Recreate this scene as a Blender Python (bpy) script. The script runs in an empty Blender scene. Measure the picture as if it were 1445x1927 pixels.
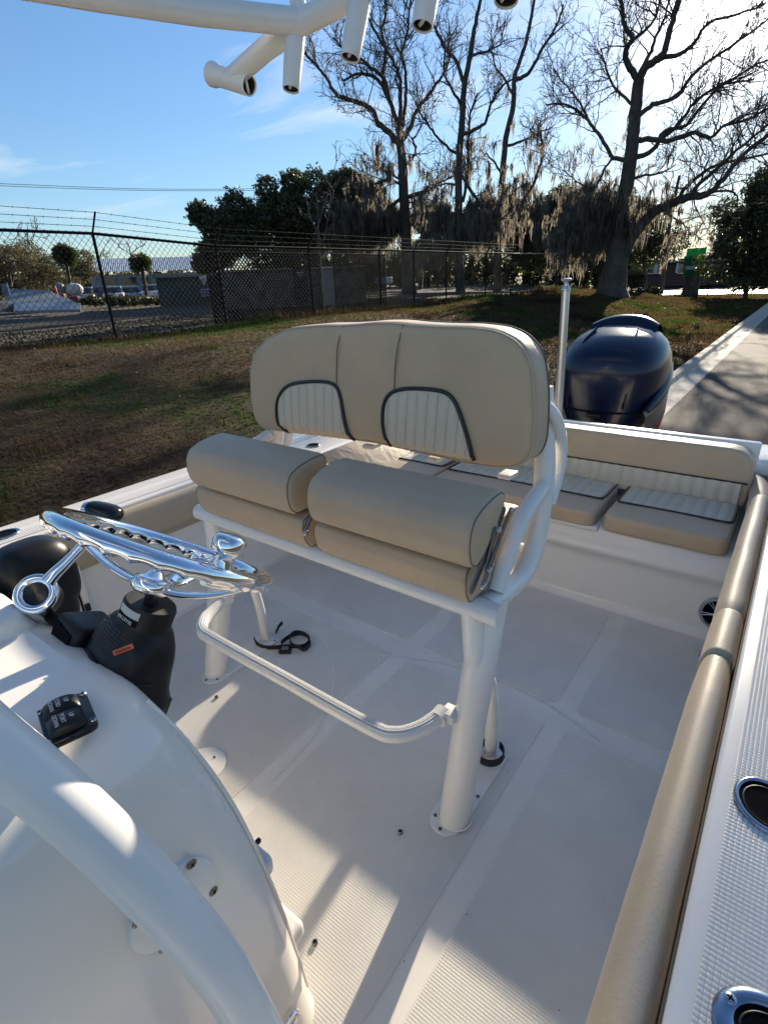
import bpy, bmesh, math, random
import numpy as np
from mathutils import Vector, Matrix
random.seed(7); rng = np.random.default_rng(7)
scn = bpy.context.scene
col = scn.collection
# ------------------------------------------------------------------ camera
FPX, CX, CY = 1000.77, 722.5, 963.5
_vl = np.array([1550., 492.]); _vv = np.array([815., 3250.]); _c = np.array([CX, CY])
def _dir(p):
    v = np.array([p[0]-CX, -(p[1]-CY), -FPX]); return v/np.linalg.norm(v)
_Y = _dir(_vl); _Z = -_dir(_vv); _Y = _Y-_Z*np.dot(_Y, _Z); _Y /= np.linalg.norm(_Y); _X = np.cross(_Y, _Z)
RC = np.array([_X, _Y, _Z]); CAM = np.array([0, 0, 1.5])
cd = bpy.data.cameras.new('camera'); cam = bpy.data.objects.new('camera', cd); col.objects.link(cam)
M = Matrix([list(RC[0])+[0], list(RC[1])+[0], list(RC[2])+[1.5], [0, 0, 0, 1]]); cam.matrix_world = M
cd.sensor_fit = 'VERTICAL'; cd.sensor_height = 36; cd.sensor_width = 27
cd.lens = FPX/1927*36; cd.clip_start = 0.02; cd.clip_end = 2000
scn.camera = cam
# ------------------------------------------------------------------ world, sun
SUN = np.array([-0.138, 0.940, 0.311]); SUN /= np.linalg.norm(SUN)
w = bpy.data.worlds.new('World'); scn.world = w; w.use_nodes = True
nt = w.node_tree; nt.nodes.clear()
N = nt.nodes.new; L = nt.links.new
out = N('ShaderNodeOutputWorld'); bg = N('ShaderNodeBackground'); sky = N('ShaderNodeTexSky')
sky.sky_type = 'NISHITA'; sky.sun_disc = False
sky.sun_elevation = math.asin(SUN[2]); sky.sun_rotation = math.atan2(SUN[0], SUN[1])
sky.air_density = 1.0; sky.dust_density = 0.15; sky.ozone_density = 4.0; sky.altitude = 0
tc = N('ShaderNodeTexCoord')
sep = N('ShaderNodeSeparateXYZ'); L(tc.outputs['Generated'], sep.inputs[0])
def mth(op, a, b=None, c=None):
    m = N('ShaderNodeMath'); m.operation = op
    for i, v in enumerate((a, b, c)):
        if v is None: continue
        if isinstance(v, (int, float)): m.inputs[i].default_value = v
        else: L(v, m.inputs[i])
    return m.outputs[0]
zz = mth('MAXIMUM', sep.outputs[2], 0.03)
px_ = mth('DIVIDE', sep.outputs[0], zz); py_ = mth('DIVIDE', sep.outputs[1], zz)
cmb = N('ShaderNodeCombineXYZ'); L(px_, cmb.inputs[0]); L(py_, cmb.inputs[1])
mp = N('ShaderNodeMapping'); mp.inputs['Scale'].default_value = (0.5, 1.3, 1); mp.inputs['Rotation'].default_value = (0, 0, 0.5)
mp.inputs['Location'].default_value = (1.3, 0.6, 0)
L(cmb.outputs[0], mp.inputs[0])
n1 = N('ShaderNodeTexNoise'); n1.inputs['Scale'].default_value = 0.9; n1.inputs['Detail'].default_value = 9; n1.inputs['Roughness'].default_value = 0.55
n1.inputs['Distortion'].default_value = 0.5
L(mp.outputs[0], n1.inputs[0])
cr = N('ShaderNodeValToRGB'); cr.color_ramp.elements[0].position = 0.53; cr.color_ramp.elements[1].position = 0.74
L(n1.outputs[0], cr.inputs[0])
fac = mth('MULTIPLY', cr.outputs[0], 0.55)
fade = mth('SMOOTHSTEP', sep.outputs[2], 0.0, 0.2) if False else mth('MULTIPLY', fac, mth('MINIMUM', mth('MULTIPLY', sep.outputs[2], 4.0), 1.0))
mix = N('ShaderNodeMix'); mix.data_type = 'RGBA'
hsv = N('ShaderNodeHueSaturation'); hsv.inputs['Saturation'].default_value = 1.04; hsv.inputs['Value'].default_value = 1.0
L(sky.outputs[0], hsv.inputs['Color'])
bw = N('ShaderNodeRGBToBW'); L(hsv.outputs[0], bw.inputs[0])
div = mth('DIVIDE', 1.0, mth('MULTIPLY_ADD', bw.outputs[0], 0.085, 1.0)); vsc = N('ShaderNodeVectorMath'); vsc.operation = 'SCALE'; L(hsv.outputs[0], vsc.inputs[0]); L(div, vsc.inputs['Scale'])
L(fade, mix.inputs[0]); L(vsc.outputs[0], mix.inputs[6]); mix.inputs[7].default_value = (5.2, 5.3, 5.4, 1)
dv = N('ShaderNodeVectorMath'); dv.operation = 'DOT_PRODUCT'; L(tc.outputs['Generated'], dv.inputs[0]); dv.inputs[1].default_value = tuple(SUN)
dp = mth('MAXIMUM', dv.outputs['Value'], 0.0)
aur = mth('ADD', mth('MULTIPLY', mth('POWER', dp, 260.0), 22.0), mth('MULTIPLY', mth('POWER', dp, 30.0), 1.3))
av = N('ShaderNodeVectorMath'); av.operation = 'SCALE'; av.inputs[0].default_value = (1.0, .95, .86); L(aur, av.inputs['Scale'])
sm = N('ShaderNodeVectorMath'); sm.operation = 'ADD'; L(mix.outputs[2], sm.inputs[0]); L(av.outputs[0], sm.inputs[1])
L(sm.outputs[0], bg.inputs[0]); bg.inputs[1].default_value = 0.074
L(bg.outputs[0], out.inputs[0])
sd = bpy.data.lights.new('sun', 'SUN'); sd.energy = 5.0; sd.angle = math.radians(0.55); sd.color = (1.0, 0.87, 0.68)
so = bpy.data.objects.new('sun', sd); col.objects.link(so)
so.rotation_euler = Vector(-SUN).to_track_quat('-Z', 'Y').to_euler(); so.location = (0, 0, 30)
vs = scn.view_settings; vs.view_transform = 'Standard'; vs.look = 'None'; vs.gamma = 1; vs.use_curve_mapping = False
vs.exposure = 1.48
scn.render.engine = 'CYCLES'
scn.cycles.max_bounces = 6; scn.cycles.diffuse_bounces = 3; scn.cycles.glossy_bounces = 4; scn.cycles.transparent_max_bounces = 4
# ------------------------------------------------------------------ measuring helpers (a sight line met with a real plane)
def ray(x, y): return RC @ _dir((x, y))
def onz(x, y, z): r = ray(x, y); return CAM+(z-CAM[2])/r[2]*r
def onx(x, y, v): r = ray(x, y); return CAM+(v-CAM[0])/r[0]*r
def ony(x, y, v): r = ray(x, y); return CAM+(v-CAM[1])/r[1]*r
def dep(x, y, d): return CAM+RC @ np.array([(x-CX)/FPX, -(y-CY)/FPX, -1.])*d
def hor(x, y, rho):
    r = ray(x, y); return CAM+r*rho/math.hypot(r[0], r[1])
# ------------------------------------------------------------------ materials
MATS = {}
def mat(name, colr, rough=0.5, metal=0.0, coat=0.0, bump=None, var=None, spec=0.5, transl=None, wave=None, sheen=0):
    """bump=(scale, strength, distance)  var=(scale, amount)"""
    if name in MATS: return MATS[name]
    m = bpy.data.materials.new(name); m.use_nodes = True; t = m.node_tree; b = t.nodes['Principled BSDF']
    n = t.nodes.new; l = t.links.new
    b.inputs['Base Color'].default_value = (*colr, 1); b.inputs['Roughness'].default_value = rough
    b.inputs['Metallic'].default_value = metal; b.inputs['Coat Weight'].default_value = coat; b.inputs['Coat Roughness'].default_value = 0.05
    b.inputs['Specular IOR Level'].default_value = spec; b.inputs['Sheen Weight'].default_value = sheen
    co = n('ShaderNodeTexCoord')
    if var:
        nz = n('ShaderNodeTexNoise'); nz.inputs['Scale'].default_value = var[0]; nz.inputs['Detail'].default_value = 6; nz.inputs['Roughness'].default_value = 0.65
        l(co.outputs['Object'], nz.inputs[0])
        mx = n('ShaderNodeMix'); mx.data_type = 'RGBA'
        c2 = var[2] if len(var) > 2 else tuple(min(1, c*(1-var[1])) for c in colr)
        mr = n('ShaderNodeMapRange'); mr.inputs[1].default_value = 0.35; mr.inputs[2].default_value = 0.65
        l(nz.outputs[0], mr.inputs[0]); l(mr.outputs[0], mx.inputs[0])
        mx.inputs[6].default_value = (*colr, 1); mx.inputs[7].default_value = (*c2, 1)
        l(mx.outputs[2], b.inputs['Base Color'])
        r2 = n('ShaderNodeMapRange'); r2.inputs[3].default_value = rough*0.85; r2.inputs[4].default_value = min(1, rough*1.2)
        l(nz.outputs[0], r2.inputs[0]); l(r2.outputs[0], b.inputs['Roughness'])
    if bump:
        nb = n('ShaderNodeTexNoise'); nb.inputs['Scale'].default_value = bump[0]; nb.inputs['Detail'].default_value = 4
        l(co.outputs['Object'], nb.inputs[0])
        bp = n('ShaderNodeBump'); bp.inputs['Strength'].default_value = bump[1]; bp.inputs['Distance'].default_value = bump[2]
        l(nb.outputs[0], bp.inputs['Height']); l(bp.outputs[0], b.inputs['Normal'])
        if len(bump) > 3:
            nb2 = n('ShaderNodeTexNoise'); nb2.inputs['Scale'].default_value = bump[3]; nb2.inputs['Detail'].default_value = 3; nb2.inputs['Distortion'].default_value = .6
            l(co.outputs['Object'], nb2.inputs[0]); b2 = n('ShaderNodeBump'); b2.inputs['Strength'].default_value = bump[4]; b2.inputs['Distance'].default_value = bump[5]
            l(nb2.outputs[0], b2.inputs['Height']); l(b2.outputs[0], bp.inputs['Normal'])
    if transl:
        tr = n('ShaderNodeBsdfTranslucent'); tr.inputs[0].default_value = (*transl[:3], 1)
        ms = n('ShaderNodeMixShader'); ms.inputs[0].default_value = transl[3]
        l(b.outputs[0], ms.inputs[1]); l(tr.outputs[0], ms.inputs[2])
        l(ms.outputs[0], t.nodes['Material Output'].inputs[0])
    MATS[name] = m; return m
GEL = mat('gelcoat', (0.81, 0.765, 0.69), 0.28, coat=0.35, var=(2.5, .04), bump=(1.3, .12, .01))
SOLE = mat('sole_gelcoat', (0.80, 0.755, 0.675), 0.42, var=(2.6, .1, (0.72, 0.68, 0.61)))
NONSKID = mat('nonskid_gelcoat', (0.80, 0.755, 0.675), 0.45, var=(3.5, .13, (0.71, 0.67, 0.60)))
POWDER = mat('white_powder_coat', (0.80, 0.775, 0.725), 0.33, coat=0.3, bump=(420, .12, .0006), var=(9, .05))
TAN = mat('tan_vinyl', (0.52, 0.385, 0.245), 0.50, bump=(210, .35, .0012, 9, .5, .010), var=(7, .08), sheen=.1)
TANB = mat('tan_bolster_vinyl', (0.46, 0.36, 0.225), 0.52, bump=(150, .35, .0015, 7, .3, .006), var=(6, .12, (0.42, 0.34, 0.26)), sheen=.1)
WVIN = mat('ivory_vinyl', (0.62, 0.55, 0.42), 0.5, bump=(210, .3, .001, 16, .4, .005), var=(7, .06))
PIPE = mat('black_piping', (0.012, 0.012, 0.015), 0.4)
THREAD = mat('tan_thread', (0.52, 0.43, 0.30), 0.7)
SEAM = mat('seam_shadow_thread', (0.16, 0.13, 0.10), 0.8)
CHROME = mat('chrome', (0.86, 0.86, 0.87), 0.045, metal=1)
STEEL = mat('stainless', (0.55, 0.55, 0.56), 0.25, metal=1, var=(40, .2))
DSTEEL = mat('dark_steel', (0.23, 0.22, 0.21), 0.35, metal=1)
ALU = mat('anodised_aluminium', (0.55, 0.56, 0.58), 0.32, metal=1)
BLUSTEEL = mat('polished_bezel', (0.36, 0.42, 0.50), 0.2, metal=1, var=(30, .25))
BLACK = mat('black_plastic', (0.007, 0.007, 0.0075), 0.42, spec=.35, bump=(300, .2, .0004), var=(20, .3))
GLOSSBLK = mat('gloss_black_plastic', (0.006, 0.006, 0.007), 0.12)
MATBLK = mat('matt_black', (0.008, 0.008, 0.008), 0.9, spec=.1)
STRAP = mat('black_webbing', (0.012, 0.012, 0.013), 0.75, bump=(600, .5, .0006))
NAVY = mat('navy_engine_paint', (0.0015, 0.006, 0.024), 0.30, metal=0.0, coat=.28, spec=.35)
EGREY = mat('engine_grey', (0.075, 0.07, 0.07), 0.3, metal=.4, coat=.4)
REDP = mat('red_decal', (0.45, 0.05, 0.04), 0.5)
ORANGE = mat('orange_label', (0.62, 0.13, 0.06), 0.5)
SILV = mat('silver_label', (0.42, 0.44, 0.42), 0.4)
INK = mat('white_print', (0.62, 0.62, 0.60), 0.6)
GINK = mat('grey_print', (0.075, 0.075, 0.078), 0.6)
HOLE = mat('cavity_shade_black', (0.004, 0.004, 0.0045), 0.9, spec=.05)  # black standing in for shade inside holes; also the speaker cone colour
CONC = mat('kerb_concrete', (0.40, 0.37, 0.32), 0.85, var=(6, .35), bump=(60, .5, .01))
BARK = mat('tree_bark', (0.075, 0.062, 0.05), 0.95, var=(2.5, .45), bump=(9, .9, .06))
BARK2 = mat('pale_bark', (0.13, 0.115, 0.095), 0.95, var=(2.5, .4), bump=(9, .9, .05))
MOSS = mat('spanish_moss', (0.165, 0.15, 0.125), 0.95, var=(1.2, .45), transl=(0.27, 0.24, 0.19, .45))
LEAF = mat('evergreen_leaf', (0.035, 0.050, 0.016), 0.5, var=(.6, .5, (0.05, 0.055, 0.028)), transl=(0.06, 0.09, 0.02, .22))
LEAF2 = mat('dry_leaf', (0.10, 0.082, 0.045), 0.7, var=(.5, .6, (0.045, 0.055, 0.022)), transl=(0.12, 0.10, 0.04, .25))
FWIRE = mat('black_fence_wire', (0.012, 0.012, 0.012), 0.8, spec=.15)
GWIRE = mat('galvanised_wire', (0.33, 0.33, 0.30), 0.4, metal=.5)
DGREEN = mat('dark_green_paint', (0.008, 0.03, 0.028), 0.5, var=(2, .4))
TBLUE = mat('faded_blue_grey_paint', (0.11, 0.145, 0.18), 0.5, var=(2, .3))
CORR = mat('pale_corrugated_metal', (0.30, 0.35, 0.40), 0.45, var=(.8, .15))
WSID = mat('pale_metal_siding', (0.30, 0.31, 0.32), 0.6, var=(.8, .15))
RUBBER = mat('tyre_rubber', (0.012, 0.012, 0.012), 0.8)
GLASS = mat('dark_window_glass', (0.02, 0.025, 0.03), 0.06, coat=.5)
WHITEP = mat('white_paint', (0.7, 0.7, 0.68), 0.5)
BRICK = mat('dark_red_brick', (0.085, 0.048, 0.042), 0.85, var=(14, .4))
SHING = mat('brown_shingles', (0.17, 0.145, 0.125), 0.9, var=(5, .3))
def ramp_ground(name, stops, scales, bump, rough=.95, disp=0.02, tr=0):
    m = bpy.data.materials.new(name); m.use_nodes = True; t = m.node_tree; b = t.nodes['Principled BSDF']
    n = t.nodes.new; l = t.links.new; co = n('ShaderNodeTexCoord'); b.inputs['Roughness'].default_value = rough
    b.inputs['Specular IOR Level'].default_value = 0.2
    a = n('ShaderNodeTexNoise'); a.inputs['Scale'].default_value = scales[0]; a.inputs['Detail'].default_value = 5; a.inputs['Roughness'].default_value = .6
    f = n('ShaderNodeTexNoise'); f.inputs['Scale'].default_value = scales[1]; f.inputs['Detail'].default_value = 3
    l(co.outputs['Object'], a.inputs[0]); l(co.outputs['Object'], f.inputs[0])
    ad = n('ShaderNodeMath'); ad.operation = 'MULTIPLY_ADD'; l(f.outputs[0], ad.inputs[0]); ad.inputs[1].default_value = .35; l(a.outputs[0], ad.inputs[2])
    sb = n('ShaderNodeMath'); sb.operation = 'SUBTRACT'; l(ad.outputs[0], sb.inputs[0]); sb.inputs[1].default_value = .175
    rp = n('ShaderNodeValToRGB'); rp.color_ramp.elements.remove(rp.color_ramp.elements[1])
    for i, (p, c) in enumerate(stops):
        e = rp.color_ramp.elements[0] if i == 0 else rp.color_ramp.elements.new(p)
        e.position = p; e.color = (*c, 1)
    l(sb.outputs[0], rp.inputs[0]); l(rp.outputs[0], b.inputs['Base Color'])
    bp = n('ShaderNodeBump'); bp.inputs['Strength'].default_value = bump; bp.inputs['Distance'].default_value = disp
    l(f.outputs[0], bp.inputs['Height']); l(bp.outputs[0], b.inputs['Normal'])
    if tr:
        tn_ = n('ShaderNodeBsdfTranslucent'); l(rp.outputs[0], tn_.inputs[0]); ms = n('ShaderNodeMixShader'); ms.inputs[0].default_value = tr
        l(b.outputs[0], ms.inputs[1]); l(tn_.outputs[0], ms.inputs[2]); l(ms.outputs[0], t.nodes['Material Output'].inputs[0])
    return m
LAWN = ramp_ground('winter_lawn', [(.36, (.018, .012, .007)), (.47, (.038, .025, .013)), (.54, (.030, .025, .009)), (.60, (.015, .025, .004))], (.33, 14), .9)
GRAV = ramp_ground('gravel_yard', [(.38, (.028, .022, .016)), (.5, (.062, .052, .042)), (.6, (.038, .038, .018)), (.7, (.085, .072, .06))], (.5, 9), .9)
ASPH = ramp_ground('asphalt', [(.38, (.040, .039, .039)), (.5, (.058, .056, .055)), (.62, (.085, .08, .077))], (1.2, 90), .8, rough=.9, disp=.006)
# asphalt: pale aggregate specks
_t = ASPH.node_tree
BLADE = ramp_ground('grass_blade', [(.36, (.038, .026, .015)), (.49, (.088, .06, .031)), (.55, (.062, .058, .019)), (.61, (.037, .062, .010))], (.33, 3), .1, tr=.5)
# ------------------------------------------------------------------ mesh building
def fastmesh(name, V, F):
    """F: array (n,k) of equal-sided faces or list of tuples"""
    me = bpy.data.meshes.new(name)
    if isinstance(F, np.ndarray):
        nv, nf, k = len(V), len(F), F.shape[1]
        me.vertices.add(nv); me.vertices.foreach_set('co', np.asarray(V, np.float32).ravel())
        me.loops.add(nf*k); me.loops.foreach_set('vertex_index', F.astype(np.int32).ravel())
        me.polygons.add(nf); me.polygons.foreach_set('loop_start', np.arange(0, nf*k, k, dtype=np.int32))
        try: me.polygons.foreach_set('loop_total', np.full(nf, k, np.int32))
        except Exception: pass
        me.update(calc_edges=True)
    else:
        me.from_pydata([tuple(map(float, v)) for v in V], [], F); me.update()
    return me
def link(name, me, m=None, parent=None, smooth=False, angle=None):
    o = bpy.data.objects.new(name, me); col.objects.link(o)
    if m is not None: me.materials.append(m)
    if smooth:
        me.polygons.foreach_set('use_smooth', [True]*len(me.polygons))
        if angle: 
            try: me.set_sharp_from_angle(angle=math.radians(angle))
            except Exception: pass
    if parent is not None:
        o.parent = parent; o.matrix_parent_inverse = Matrix.Identity(4)
        p = parent; off = Vector((0, 0, 0))
        while p is not None: off += Vector(p.location); p = p.parent
        o.location = -off
    return o
def tag(o, label=None, cat=None, group=None, kind=None):
    if label: o['label'] = label
    if cat: o['category'] = cat
    if group: o['group'] = group
    if kind: o['kind'] = kind
    return o
def thing(name, label, cat, loc=(0, 0, 0), group=None):
    o = bpy.data.objects.new(name, None); o.empty_display_size = .1; col.objects.link(o); o.location = loc
    return tag(o, label, cat, group)
class G:
    def __init__(s): s.V = []; s.F = []
    def add(s, V, F):
        b = len(s.V); s.V += [np.asarray(v, float) for v in V]; s.F += [tuple(i+b for i in f) for f in F]; return s
    def grid(s, P, wrap_u=False, cap=False):
        nu = len(P); nv = len(P[0]); V = [p for r in P for p in r]; F = []
        for i in range(nu-1):
            for j in range(nv if wrap_u else nv-1):
                j2 = (j+1) % nv; F.append((i*nv+j, i*nv+j2, (i+1)*nv+j2, (i+1)*nv+j))
        if cap: F.append(tuple(range(nv-1, -1, -1))); F.append(tuple((nu-1)*nv+j for j in range(nv)))
        return s.add(V, F)
    def tube(s, pts, r, n=14, cap=True, flat=1.0, ref=None, open_=False):
        pts = [np.asarray(p, float) for p in pts]; m = len(pts)
        rs = [r]*m if np.isscalar(r) else list(r)
        tg = []
        for i in range(m):
            a = pts[max(0, i-1)]; b = pts[min(m-1, i+1)]; t = b-a; tg.append(t/(np.linalg.norm(t)+1e-12))
        rf = np.array(ref, float) if ref is not None else (np.array([0, 0, 1.]) if abs(tg[0][2]) < .9 else np.array([1., 0, 0]))
        u = np.cross(tg[0], rf); u /= np.linalg.norm(u); P = []
        for i in range(m):
            u = u-tg[i]*np.dot(u, tg[i]); u /= np.linalg.norm(u); v = np.cross(u, tg[i])
            P.append([pts[i]+rs[i]*(math.cos(a)*u+flat*math.sin(a)*v) for a in np.linspace(0, 2*math.pi, n, endpoint=False)])
        return s.grid(P, wrap_u=True, cap=cap)
    def lathe(s, prof, o, ax, n=28, cap=True, ref=(1, 0, 0.01)):
        o = np.asarray(o, float); ax = np.asarray(ax, float); ax /= np.linalg.norm(ax)
        u = np.cross(ax, np.array(ref, float)); u /= np.linalg.norm(u); v = np.cross(ax, u); P = []
        for (r, h) in prof:
            P.append([o+ax*h+r*(math.cos(a)*u+math.sin(a)*v) for a in np.linspace(0, 2*math.pi, n, endpoint=False)])
        return s.grid(P, wrap_u=True, cap=cap)
    def box(s, c, sz, ax=None):
        c = np.asarray(c, float); ax = np.eye(3) if ax is None else np.asarray(ax, float)
        V = []
        for i in (-.5, .5):
            for j in (-.5, .5):
                for k in (-.5, .5): V.append(c+ax[0]*sz[0]*i+ax[1]*sz[1]*j+ax[2]*sz[2]*k)
        return s.add(V, [(0, 1, 3, 2), (4, 6, 7, 5), (0, 4, 5, 1), (2, 3, 7, 6), (0, 2, 6, 4), (1, 5, 7, 3)])
    def prism(s, poly, d0, d1, f):
        """poly 2D, f(a,b,d)->3D"""
        n = len(poly); V = [f(a, b, d0) for a, b in poly]+[f(a, b, d1) for a, b in poly]
        F = [tuple(range(n-1, -1, -1)), tuple(range(n, 2*n))]+[(i, (i+1) % n, n+(i+1) % n, n+i) for i in range(n)]
        return s.add(V, F)
    def build(s, name, m, parent=None, smooth=True, angle=35, bevel=0, seg=3, sub=0):
        me = fastmesh(name, s.V, s.F)
        bm = bmesh.new(); bm.from_mesh(me); bmesh.ops.recalc_face_normals(bm, faces=bm.faces)
        if bevel:
            es = [e for e in bm.edges if len(e.link_faces) == 2 and e.calc_face_angle(0) > math.radians(25)]
            bmesh.ops.bevel(bm, geom=es, offset=bevel, segments=seg, affect='EDGES', profile=.5)
        bm.to_mesh(me); bm.free()
        return link(name, me, m, parent, smooth, angle)
def spline(pts, n=8):
    pts = [np.asarray(p, float) for p in pts]; out_ = []
    P = [2*pts[0]-pts[1]]+pts+[2*pts[-1]-pts[-2]]
    for i in range(1, len(P)-2):
        for k in range(n):
            t = k/n; a, b, c, d = P[i-1], P[i], P[i+1], P[i+2]
            out_.append(.5*((2*b)+(-a+c)*t+(2*a-5*b+4*c-d)*t*t+(-a+3*b-3*c+d)*t**3))
    out_.append(pts[-1]); return out_
def rrect(x0, x1, y0, y1, r, n=6):
    rr = r if not np.isscalar(r) else (r, r, r, r); P = []
    for (cx, cy, a0, q) in ((x1-rr[0], y1-rr[0], 0, rr[0]), (x0+rr[1], y1-rr[1], 90, rr[1]), (x0+rr[2], y0+rr[2], 180, rr[2]), (x1-rr[3], y0+rr[3], 270, rr[3])):
        for k in range(n+1):
            a = math.radians(a0+90*k/n); P.append((cx+q*math.cos(a), cy+q*math.sin(a)))
    return P
def dens(poly, n=120):
    P = np.array(poly+[poly[0]], float); d = np.r_[0, np.cumsum(np.linalg.norm(np.diff(P, axis=0), axis=1))]
    t = np.linspace(0, d[-1], n, endpoint=False); return np.c_[np.interp(t, d, P[:, 0]), np.interp(t, d, P[:, 1])]
def smoothpoly(P, k=2):
    for _ in range(k): P = (np.roll(P, 1, 0)+2*P+np.roll(P, -1, 0))/4
    return P
def inset(P, d):
    T = np.roll(P, -1, 0)-np.roll(P, 1, 0); T /= np.linalg.norm(T, axis=1)[:, None]+1e-12
    A = np.sum(P[:, 0]*np.roll(P[:, 1], -1)-np.roll(P[:, 0], -1)*P[:, 1]); Nn = np.c_[-T[:, 1], T[:, 0]]*(1 if A > 0 else -1)
    return P+Nn*d
def puff(g, poly, d0, d1, r0, r1, f, dome=0.0, n=120, sm=2, wr=0.0):
    """cushion: outline poly, from depth d0 to d1, rounded edges r0 / r1, centre domed outwards"""
    P = smoothpoly(dens(poly, n), sm); rings = []; c = P.mean(0); sg = 1 if d1 > d0 else -1
    for k in (0.0, .35, .65, .85, 1):   # cap rings at d0
        rings.append((c+(inset(P, r0)-c)*k, d0-sg*dome*(1-k**2)))
    for k in range(1, 6):
        a = math.radians(90*k/5); rings.append((inset(P, r0*(1-math.sin(a))), d0+sg*r0*(1-math.cos(a))))
    for k in range(0, 6):
        a = math.radians(90*k/5); rings.append((inset(P, r1*(1-math.cos(a))), d1-sg*r1*(1-math.sin(a))))
    for k in (.85, .65, .35, 0): rings.append((c+(inset(P, r1)-c)*k, d1+sg*dome*(1-k**2)))
    g.grid([[f(q[0], q[1], d) for q in R] for R, d in rings], wrap_u=True)
    return P
def screw(parent, p, ax, r=.006, name='screw', m=STEEL, hgt=.002):
    g = G(); p = np.asarray(p, float); ax = np.asarray(ax, float)/np.linalg.norm(ax)
    g.lathe([(r, 0), (r, hgt*.5), (r*.8, hgt), (r*.3, hgt*1.3)], p, ax, 12)
    o = g.build(name, m, parent)
    g = G(); u = np.cross(ax, (.3, .8, .2)); u /= np.linalg.norm(u); v = np.cross(ax, u)
    for q in (u, v):
        k = np.cross(ax, q); g.box(p+ax*hgt*1.35, (r*1.1, r*.25, hgt*.4), (q, k, ax))
    g.build('drive_slot', MATBLK, o, smooth=False)
    return o
def lettering(txt, size, m, parent, origin, ux, uy, name='lettering', align='CENTER'):
    cu = bpy.data.curves.new('t', 'FONT'); cu.body = txt; cu.size = size; cu.align_x = align; cu.align_y = 'CENTER'; cu.extrude = size*.01
    to = bpy.data.objects.new('t', cu); col.objects.link(to)
    dg = bpy.context.evaluated_depsgraph_get(); me = bpy.data.meshes.new_from_object(to.evaluated_get(dg))
    bpy.data.objects.remove(to); bpy.data.curves.remove(cu)
    ux = Vector(ux).normalized(); uz = ux.cross(Vector(uy)).normalized(); uy = uz.cross(ux)
    Mx = Matrix.Translation(Vector(origin)) @ Matrix((ux, uy, uz)).transposed().to_4x4()
    me.transform(Mx); me.materials.clear(); return link(name, me, m, parent)
# ================================================================== TERRAIN
def sst(a, b, x): t = np.clip((np.asarray(x, float)-a)/(b-a), 0, 1); return t*t*(3-2*t)
FX = -13.9       # fence line
def zg(x, y):
    z = -0.97+1.36*sst(-3.2, -13.2, x)-.0
    far = sst(36, 60, y)*sst(-34, -16, x)
    z = z*(1-far)+(-1.0)*far
    z = z+0.07*np.sin(np.asarray(x)*.9+1.3)*np.sin(np.asarray(y)*.55)*sst(-3.0, -5, x)*(1-far)
    return z
def ground_hit(px, py):
    r = ray(px, py); t = 3.0
    for _ in range(4000):
        P = CAM+r*t
        if P[2] < float(zg(P[0], P[1])): return P
        t *= 1.003
        if t > 400: break
    return CAM+r*t
def terrain(name, xs, ys, m, dz=0.0, kind='structure', zf=None):
    X, Y = np.meshgrid(xs, ys); Z = (zf or zg)(X, Y)+dz
    V = np.c_[X.ravel(), Y.ravel(), Z.ravel()]; nx, ny = len(xs), len(ys)
    i, j = np.meshgrid(np.arange(nx-1), np.arange(ny-1)); a = (j*nx+i).ravel()
    F = np.c_[a, a+1, a+nx+1, a+nx]
    o = link(name, fastmesh(name, V, F), m, smooth=True); o['kind'] = kind; return o
ys = np.r_[np.linspace(-60, -6, 28), np.linspace(-5, 62, 150)]
terrain('lawn', np.r_[np.linspace(-13.9, -2.4, 60)], ys, LAWN)
terrain('gravel_yard', np.r_[np.linspace(-400, -60, 18), np.linspace(-55, -13.9, 60)], np.r_[ys, np.linspace(64, 420, 30)], GRAV)
terrain('far_ground', np.linspace(-13.9, 400, 40), np.linspace(62, 420, 30), LAWN, -.05)
# road and kerb
g = G(); g.add([(-1.76, -60, -1.0), (9, -60, -1.0), (9, 70, -1.0), (-1.76, 70, -1.0)], [(0, 1, 2, 3)])
tag(g.build('road', ASPH, smooth=False), kind='structure')
g = G(); g.add([(9, -60, -1.02), (400, -60, -1.02), (400, 420, -1.02), (9, 420, -1.02)], [(0, 1, 2, 3)]); tag(g.build('ground', LAWN, smooth=False), kind='structure')
kerb = thing('kerb', 'pale concrete kerb and gutter running between the lawn and the asphalt road', 'kerb', (-2.1, 10, -1))
gg = G(); yy = -8.0; kproto = None
prof = [(-2.42, -1.2), (-2.42, -.875), (-2.40, -.862), (-2.27, -.862), (-2.24, -.875), (-2.19, -.965), (-2.12, -.985), (-1.76, -.996), (-1.76, -1.2)]
for k in range(24):
    y0 = -8+k*3.05
    if kproto is None:
        g = G(); g.prism(prof, 0, 3.038, lambda a, b, d: (a+2.1, d, b+1.0)); kproto = g.build('concrete_section', CONC, smooth=True, bevel=0)
        me = kproto.data; bpy.data.objects.remove(kproto)
        for _ in [0]: pass
        kproto = me
    o = bpy.data.objects.new('concrete_section', kproto); col.objects.link(o); o.parent = kerb; o.location = (0, y0-10, 0)
# far cross road
g = G(); g.add([(-16, 62.5, -.985), (60, 62.5, -.985), (60, 76, -.985), (-16, 76, -.985)], [(0, 1, 2, 3)])
PALE = mat('pale_concrete_road', (0.34, 0.32, 0.29), .6, var=(.4, .2)); tag(g.build('far_road', PALE, smooth=False), kind='structure')  # pale concrete, tone varied by noise
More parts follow.
